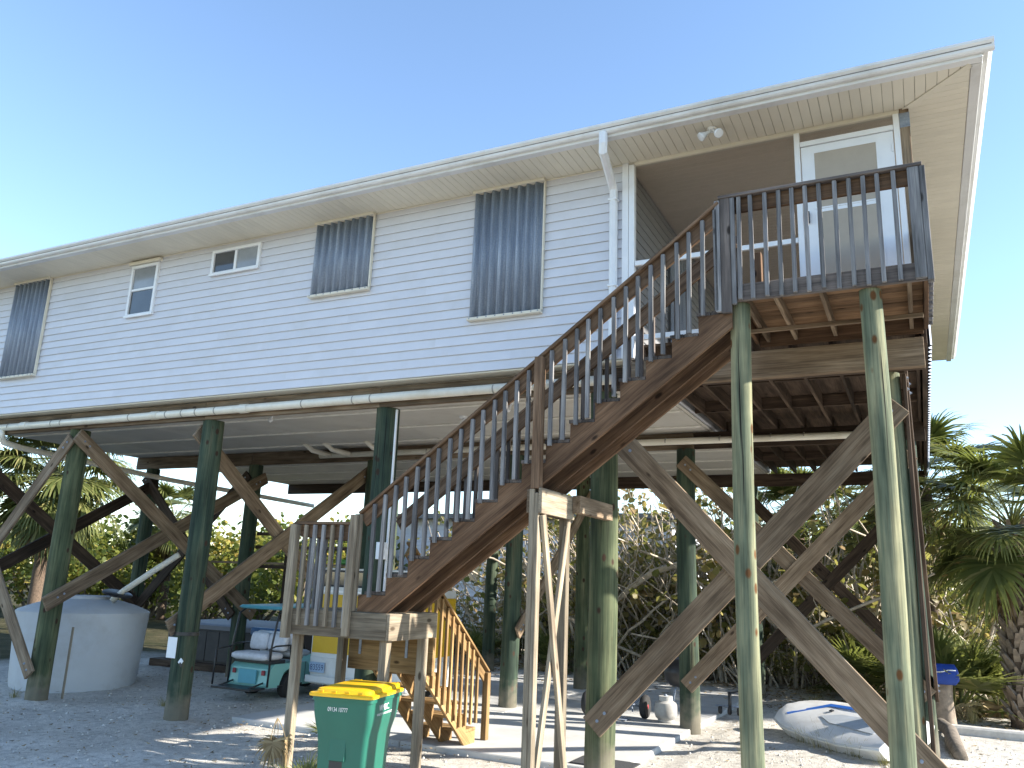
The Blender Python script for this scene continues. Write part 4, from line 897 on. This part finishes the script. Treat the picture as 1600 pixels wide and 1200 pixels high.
def shrub_variant(seedv, h, w_, ncl, per, size, round_):
    rs = np.random.RandomState(seedv); cl = []
    while len(cl) < ncl:
        p = rs.uniform(-1, 1, 3); q = np.linalg.norm(p)
        if q > 1 or q < .35: continue
        z = (p[2]*.5+.5); wr = w_*(.65+.5*math.sin(math.pi*min(1, z+.15)))
        cl.append((p[0]*wr, p[1]*wr, .12*h+z*h*.88))
    cr = leaf_cloud('crown', cl, per, size, rs, (.20*w_, .20*w_, .09*h), round_)
    ends = [cl[i] for i in rs.choice(ncl, min(ncl, 16), False)]
    return cr, stems('stem', rs, ends, .028+.006*h)
for i in range(4): SHR.append(shrub_variant(40+i, 3.0, 1.5, 46, 46, .085, True))
for i in range(3): SHR.append(shrub_variant(60+i, 2.2, 1.3, 40, 50, .055, False))
THK = []
def thicket_variant(seedv):
    rs = np.random.RandomState(seedv); vs, fs = [], []; tips = []
    for k in range(84):
        p = Vector((rs.uniform(-1.6, 1.6), rs.uniform(-.7, .7), -.1)); d = Vector((rs.normal(0, .35), rs.normal(0, .25), 1)).normalized(); L = rs.uniform(1.6, 4.0); path = [p.copy()]
        for i in range(7):
            d = (d+Vector((rs.normal(0, .22), rs.normal(0, .2), rs.normal(-.03, .12)))).normalized(); p = p+d*L/7; path.append(p.copy())
            if i > 1: tips.append(p.copy())
        r0 = rs.choice([.012, .016, .02, .035]); tv, tf = tubedata(path, [r0*(1-.08*i) for i in range(8)], 5, False); b_ = len(vs); vs += tv; fs += [tuple(i+b_ for i in f) for f in tf]
    st_ = mesh('stem', vs, fs, True); sel = [tips[i] for i in rs.choice(len(tips), 90, False)]
    cr = leaf_cloud('crown', sel, 10, .07, rs, (.18, .18, .2), True); return cr, st_
for i in range(3): THK.append(thicket_variant(80+i))
def plant(kind, x, y, s, rz, label, name, cat, leaf, group, stemmat='bark'):
    cr, stm = kind; mw = T(x, y, -.02) @ Matrix.Rotation(rz, 4, 'Z') @ Matrix.Scale(s, 4)
    t_ = empty(name, (x, y, 0), label, cat, group); ob('crown', cr, M[leaf], t_, mw); ob('stem', stm, M[stemmat], t_, mw); return t_
rs = np.random.RandomState(5)
def ray_x(px, Y, py=900):   # world x on depth Y for a photo column, used only to lay plants out
    d = fw*1+r_*((px-800)/FPX)-u_*((py-600)/FPX); t_ = (Y-CAM_POS.y)/d.y; return CAM_POS.x+t_*d.x
SIDE = {'l': 'left', 'r': 'right'}
belt = [(-60, 15, 1.5, 1), (60, 17, 1.4, 2), (150, 14.5, 1.25, 0), (240, 18, 1.5, 3), (330, 15.5, 1.2, 1), (410, 19, 1.4, 2), (480, 16, 1.25, 0), (560, 19, 1.3, 1), (640, 22, 1.3, 3)]
labs = ['yellow green sea grape bush beyond the piles at the far left', 'sunlit sea grape bush behind the grey water tank', 'sea grape bush behind the second pile from the left', 'tall sea grape bush in the left background gap', 'yellowing sea grape bush above the hot tub', 'sea grape bush behind the golf cart roof', 'sea grape bush behind the stair landing', 'sea grape bush far behind the lower stair flight', 'sea grape bush behind the middle piles']
for (px, Y, s, k), lb in zip(belt, labs): plant(SHR[k], ray_x(px, Y), Y, s, rs.uniform(0, 6), lb, 'sea_grape_bush', 'bush', 'leafyel', 'sea grape bushes beyond the piles')
tk = [(800, 14.8, 1.2, 2), (855, 13.6, 1.1, 1), (945, 14.6, 1.35, 2), (1025, 14.8, 1.4, 0), (905, 12.6, 1.35, 0), (985, 13.4, 1.5, 1), (1060, 12.4, 1.5, 2), (1130, 13.6, 1.6, 0), (1215, 12.8, 1.5, 1), (1300, 13.8, 1.55, 2), (1375, 13.0, 1.4, 0)]
tl = ['thin vine thicket behind the dark middle pile', 'vine thicket left of the thick green pile', 'vine thicket between the thick pile and the neighbouring house', 'tall vine thicket right of the neighbouring house', 'tangled vine thicket behind the tie beam', 'vine thicket before the white neighbouring house', 'leafy vine thicket between two green piles', 'vine thicket behind the foremost round post', 'bare stemmed thicket seen through the big cross brace', 'pale stemmed thicket left of the corner post', 'low vine thicket behind the corner post']
for (px, Y, s, k), lb in zip(tk, tl): plant(THK[k], ray_x(px, Y), Y, s, rs.uniform(-.3, .3)+(k % 2)*math.pi, lb, 'vine_thicket', 'thicket', 'leafmix', 'vine thickets behind the house', 'vine')
lo = [(930, 11.8, .62, 4), (1010, 12.2, .60, 5), (1100, 12.0, .66, 6), (1190, 12.2, .55, 4), (1260, 11.9, .62, 5), (1340, 12.4, .7, 6), (1420, 14, .9, 4), (1500, 15, 1.1, 5), (1570, 14.5, 1.05, 6), (800, 13.5, .7, 5), (870, 14.5, .9, 6), (720, 14.0, .7, 4)]
ll = ['low bush under the tangled vines at the slab end', 'low bush left of the kettle grill', 'low bush behind the gas cylinder pile', 'low bush at the foot of the round post', 'low bush under the crossing braces', 'low bush above the white boat', 'bush behind the corner post', 'bush behind the saw palmettos', 'bush behind the big palm trunk', 'low bush behind the lower stair rail', 'bush right of the dark middle pile', 'low bush behind the stair foot']
for (px, Y, s, k), lb in zip(lo, ll): plant(SHR[k], ray_x(px, Y), Y, s, rs.uniform(0, 6), lb, 'low_bush', 'bush', 'leaf', 'low bushes behind the house')
far_ = [(-150, 30), (0, 34), (130, 31), (270, 36), (420, 33), (560, 37), (1120, 30), (1260, 32), (1380, 29), (1500, 33), (1620, 28)]
fl_ = ['distant tree line bush at the far left edge', 'distant bush left of the leaning pile', 'distant bush behind the tank', 'distant bush behind the second pile', 'distant bush above the hot tub', 'distant bush behind the landing', 'distant bush behind the round post', 'distant bush behind the big brace', 'distant bush left of the corner post', 'distant bush right of the corner post', 'distant bush beyond the palm']
for (px, Y), lb in zip(far_, fl_): plant(SHR[rs.randint(4)], ray_x(px, Y), Y, rs.uniform(1.5, 1.9), rs.uniform(0, 6), lb, 'background_bush', 'bush', 'leafyel' if px < 700 else 'leaf', 'bushes in the far background')
palm(1.22, 8.9, 3.45, .20, 'cabbage palm with boot covered trunk at the right edge', 40, (.12, 0), True, 1.0, 3)
palm(-.1, 13.2, 4.7, .17, 'cabbage palm with drooping skirt behind the corner post', 36, (.1, 0), False, 1.05, 8, None, 14)
palm(ray_x(60, 9.0), 9.0, 5.0, .2, 'dark cabbage palm in the left background', 56, (0, 0), False, 1.5, 12, None, 22)
palm(ray_x(260, 17), 17.0, 4.2, .18, 'far cabbage palm behind the second pile', 30, (0, 0), False, 1.1, 15)
palm(ray_x(1250, 15.5), 15.5, 4.0, .18, 'cabbage palm behind the crossing braces', 32, (0, 0), False, 1.1, 19, None, 12)
for i, (px, Y, s, lb) in enumerate(((1480, 9.6, 1.45, 'big saw palmetto behind the blue bag'), (1545, 10.4, 1.3, 'saw palmetto left of the palm trunk'), (1345, 10.8, 1.2, 'saw palmetto left of the corner post'), (1440, 11.5, 1.4, 'saw palmetto directly behind the corner post'), (865, 10.8, .9, 'small saw palmetto behind the middle stair leg'), (760, 11.5, .8, 'small saw palmetto behind the lower stair rail'))):
    palmetto(ray_x(px, Y), Y, lb, 20, s, 70+i)
# a big pale limb across the thicket
lm = tube('fallen_limb', [(ray_x(950, 11.2), 11.2, 1.55), (ray_x(985, 11.2), 11.2, 2.1), (ray_x(1020, 11.3), 11.3, 2.5), (ray_x(1060, 11.4), 11.4, 2.7), (ray_x(1120, 11.5), 11.5, 2.55)], [.05, .07, .08, .08, .06], M['vine'], None, 10); tag(lm, 'thick pale arching limb in the vines between two piles', 'limb')
# potted plant and dry tuft near the bin
pp = empty('potted_palm', (-6.35, -.2, 0), 'dark leaved plant in a black pot left of the bin', 'potted plant')
lathe('pot', [(.01, 0), (.13, 0), (.17, .26), (.18, .26), (.18, .30), (.01, .29)], M['pot'], pp, T(-6.2, -.75, 0), 18)
for i in range(8): ob('frond', FP[(62, 40, 18)[i % 3]][i % 2], M['palm'], pp, T(-6.2, -.75, .25) @ Matrix.Rotation(i*2.4, 4, 'Z') @ Matrix.Scale(.42, 4))
dt = empty('dry_palm_tuft', (-6.25, -1.75, 0), 'dry drooping palm tuft hanging round the left landing leg', 'palm tuft')
for i in range(4): ob('dry_frond', FD[i % 3], M['palmdry'], dt, T(-6.35, -1.66, .66) @ Matrix.Rotation(i*1.6+.4, 4, 'Z') @ Matrix.Scale(.28, 4))
gt_ = empty('young_palmetto', (-5.6, -2.0, 0), 'small green spiky palmetto growing left of the bin', 'palmetto')
for i in range(7): ob('frond', FP[(82, 62, 62)[i % 3]][i % 2], M['palm'], gt_, T(-5.62, -2.05, -.05) @ Matrix.Rotation(i*2.4, 4, 'Z') @ Matrix.Scale(.42, 4))
# ------------------------------------------------------------------ neighbouring house far behind
nh = empty('neighbour_house', (-9, 21, 0), 'white sided neighbouring house half hidden behind the vines', 'house')
nx0, nx1, ny0 = ray_x(600, 20), ray_x(1050, 20), 20.
nwall = box('wall', nx0, nx1, ny0, ny0+6, .2, 4.5, M['siding'], nh)
for i in range(26): z = .25+i*.16; prof('siding_course', [(ny0-.001, z), (ny0-.03, z), (ny0-.008, z+.155), (ny0-.001, z+.155)], nx0, nx1, M['siding'], nwall)
box('roof', nx0-.5, nx1+.5, ny0-.6, ny0+6.5, 4.5, 4.68, M['roof'], nh)
for a, b_ in ((.30, .38), (.72, .80)):
    x0 = nx0+(nx1-nx0)*a; x1 = nx0+(nx1-nx0)*b_; wf = ring('window', x0, x1, 2.0, 3.4, .07, ny0-.08, ny0-.02, M['trim'], nh); box('pane', x0+.07, x1-.07, ny0-.05, ny0-.045, 2.07, 3.33, M['glassw'], wf, .001)
# ------------------------------------------------------------------ litter, grass
def scatter(name, n, xr, yr, size, seedv, mat, label, cat, keep=None, lift=.006):
    rs = np.random.RandomState(seedv); V, F, tn = [], [], []
    x = rs.uniform(*xr, n); y = rs.uniform(*yr, n)
    for i in range(n):
        if keep and not keep(x[i], y[i], rs): continue
        a = rs.uniform(0, 6.3); s = size*rs.uniform(.5, 1.5); c, s_ = math.cos(a), math.sin(a); z = lift+.05*(rs.rand()**3)
        zt = .018*math.sin(x[i]*1.7+.4)*math.cos(y[i]*1.7*1.13+.68)+.03*math.sin(x[i]*.55+2)*math.cos(y[i]*.62+3.4)
        b0 = len(V)
        for (u, v_) in ((1, 0), (0, .32), (-1, 0), (0, -.32)): V.append((x[i]+(u*c-v_*s_)*s, y[i]+(u*s_+v_*c)*s, z+zt+rs.uniform(0, .02)*abs(u)))
        F.append((b0, b0+1, b0+2, b0+3)); tn += [rs.rand()]*4
    o = ob(name, mesh(name, V, F, False, tn), mat); tag(o, label, cat, None, 'stuff')
    return o
scatter('leaf_litter', 9000, (-14, 4), (8.2, 15), .055, 1, M['leafdry'], 'brown fallen leaves and twigs below the thickets', 'leaf litter')
scatter('ground_debris', 4200, (-16, 2.5), (-3.5, 8.5), .03, 2, M['leafdry'], 'scattered dark leaf scraps on the sand', 'debris', lambda x, y, r: not (-9.6 < x < -3.4 and .9 < y < 10.3) and r.rand() < .35+.65*abs(math.sin(x*1.3+y)))
def pebbles(name, n, xr, yr, seedv, mat, label):
    rs = np.random.RandomState(seedv); V, F = [], []
    for i in range(n):
        x, y = rs.uniform(*xr), rs.uniform(*yr)
        if -9.6 < x < -3.4 and .9 < y < 10.3: continue
        r = .008+.022*rs.rand()**3; b0 = len(V); zt = .018*math.sin(x*1.7+.4)*math.cos(y*1.7*1.13+.68)+.03*math.sin(x*.55+2)*math.cos(y*.62+3.4)
        for k in range(5): a = k*1.2566+rs.rand()*.5; V.append((x+r*math.cos(a), y+r*math.sin(a), zt-.004+r*.15))
        V.append((x+r*.2, y, zt+r*.85)); V.append((x, y, zt-.02)); F += [(b0+k, b0+(k+1) % 5, b0+5) for k in range(5)]
    o = ob(name, mesh(name, V, F, False), mat); tag(o, label, 'shells', None, 'stuff')
pebbles('shell_fragments', 5200, (-16, 2.5), (-3.8, 6), 4, plain('shell_fragment', (.50, .475, .43), .8, var=.4, scale=9), 'broken shells and small stones strewn over the sand')
def tufts(name, spots, label, mat='grass', h=.35, n=60):
    rs = np.random.RandomState(9); V, F, tn = [], [], []
    for (x, y, s) in spots:
        for i in range(n):
            a = rs.uniform(0, 6.3); r0 = rs.uniform(0, .18)*s; L = h*s*rs.uniform(.5, 1.2); b0 = len(V); w_ = .003; px, py = x+r0*math.cos(a), y+r0*math.sin(a); ou = rs.uniform(.2, .9); tt = rs.rand()
            for f in (0, .5, 1): 
                ww = w_*(1-f*.8); V += [(px+math.cos(a)*ou*L*f*f-math.sin(a)*ww, py+math.sin(a)*ou*L*f*f+math.cos(a)*ww, L*f*(1-.25*f)), (px+math.cos(a)*ou*L*f*f+math.sin(a)*ww, py+math.sin(a)*ou*L*f*f-math.cos(a)*ww, L*f*(1-.25*f))]; tn += [tt, tt]
            F += [(b0, b0+1, b0+3, b0+2), (b0+2, b0+3, b0+5, b0+4)]
    o = ob(name, mesh(name, V, F, False, tn), M[mat]); tag(o, label, 'grass', None, 'stuff')
tufts('dry_grass', [(-1.9, 4.6, 1.0), (-1.65, 4.35, 1.2), (-1.4, 4.15, 1.2), (-1.15, 3.95, 1.), (-2.05, 4.9, .8), (-2.5, 3.2, .5), (-.8, 3.6, .7), (-2.2, 8.6, 1.4), (-1.2, 9.2, 1.2), (.4, 8.8, 1.3), (-5.6, -1.2, .9), (-5.9, -1.4, .8), (-6.5, 11, 1.6), (-7.6, 11.2, 1.5), (-11.2, 1.2, .5), (-13.6, .3, .5)], 'dry grass tufts along the boat and beside the landing')
print('TRIS', sum(len(o.data.polygons) for o in bpy.data.objects if o.type == 'MESH'), len(bpy.data.objects))
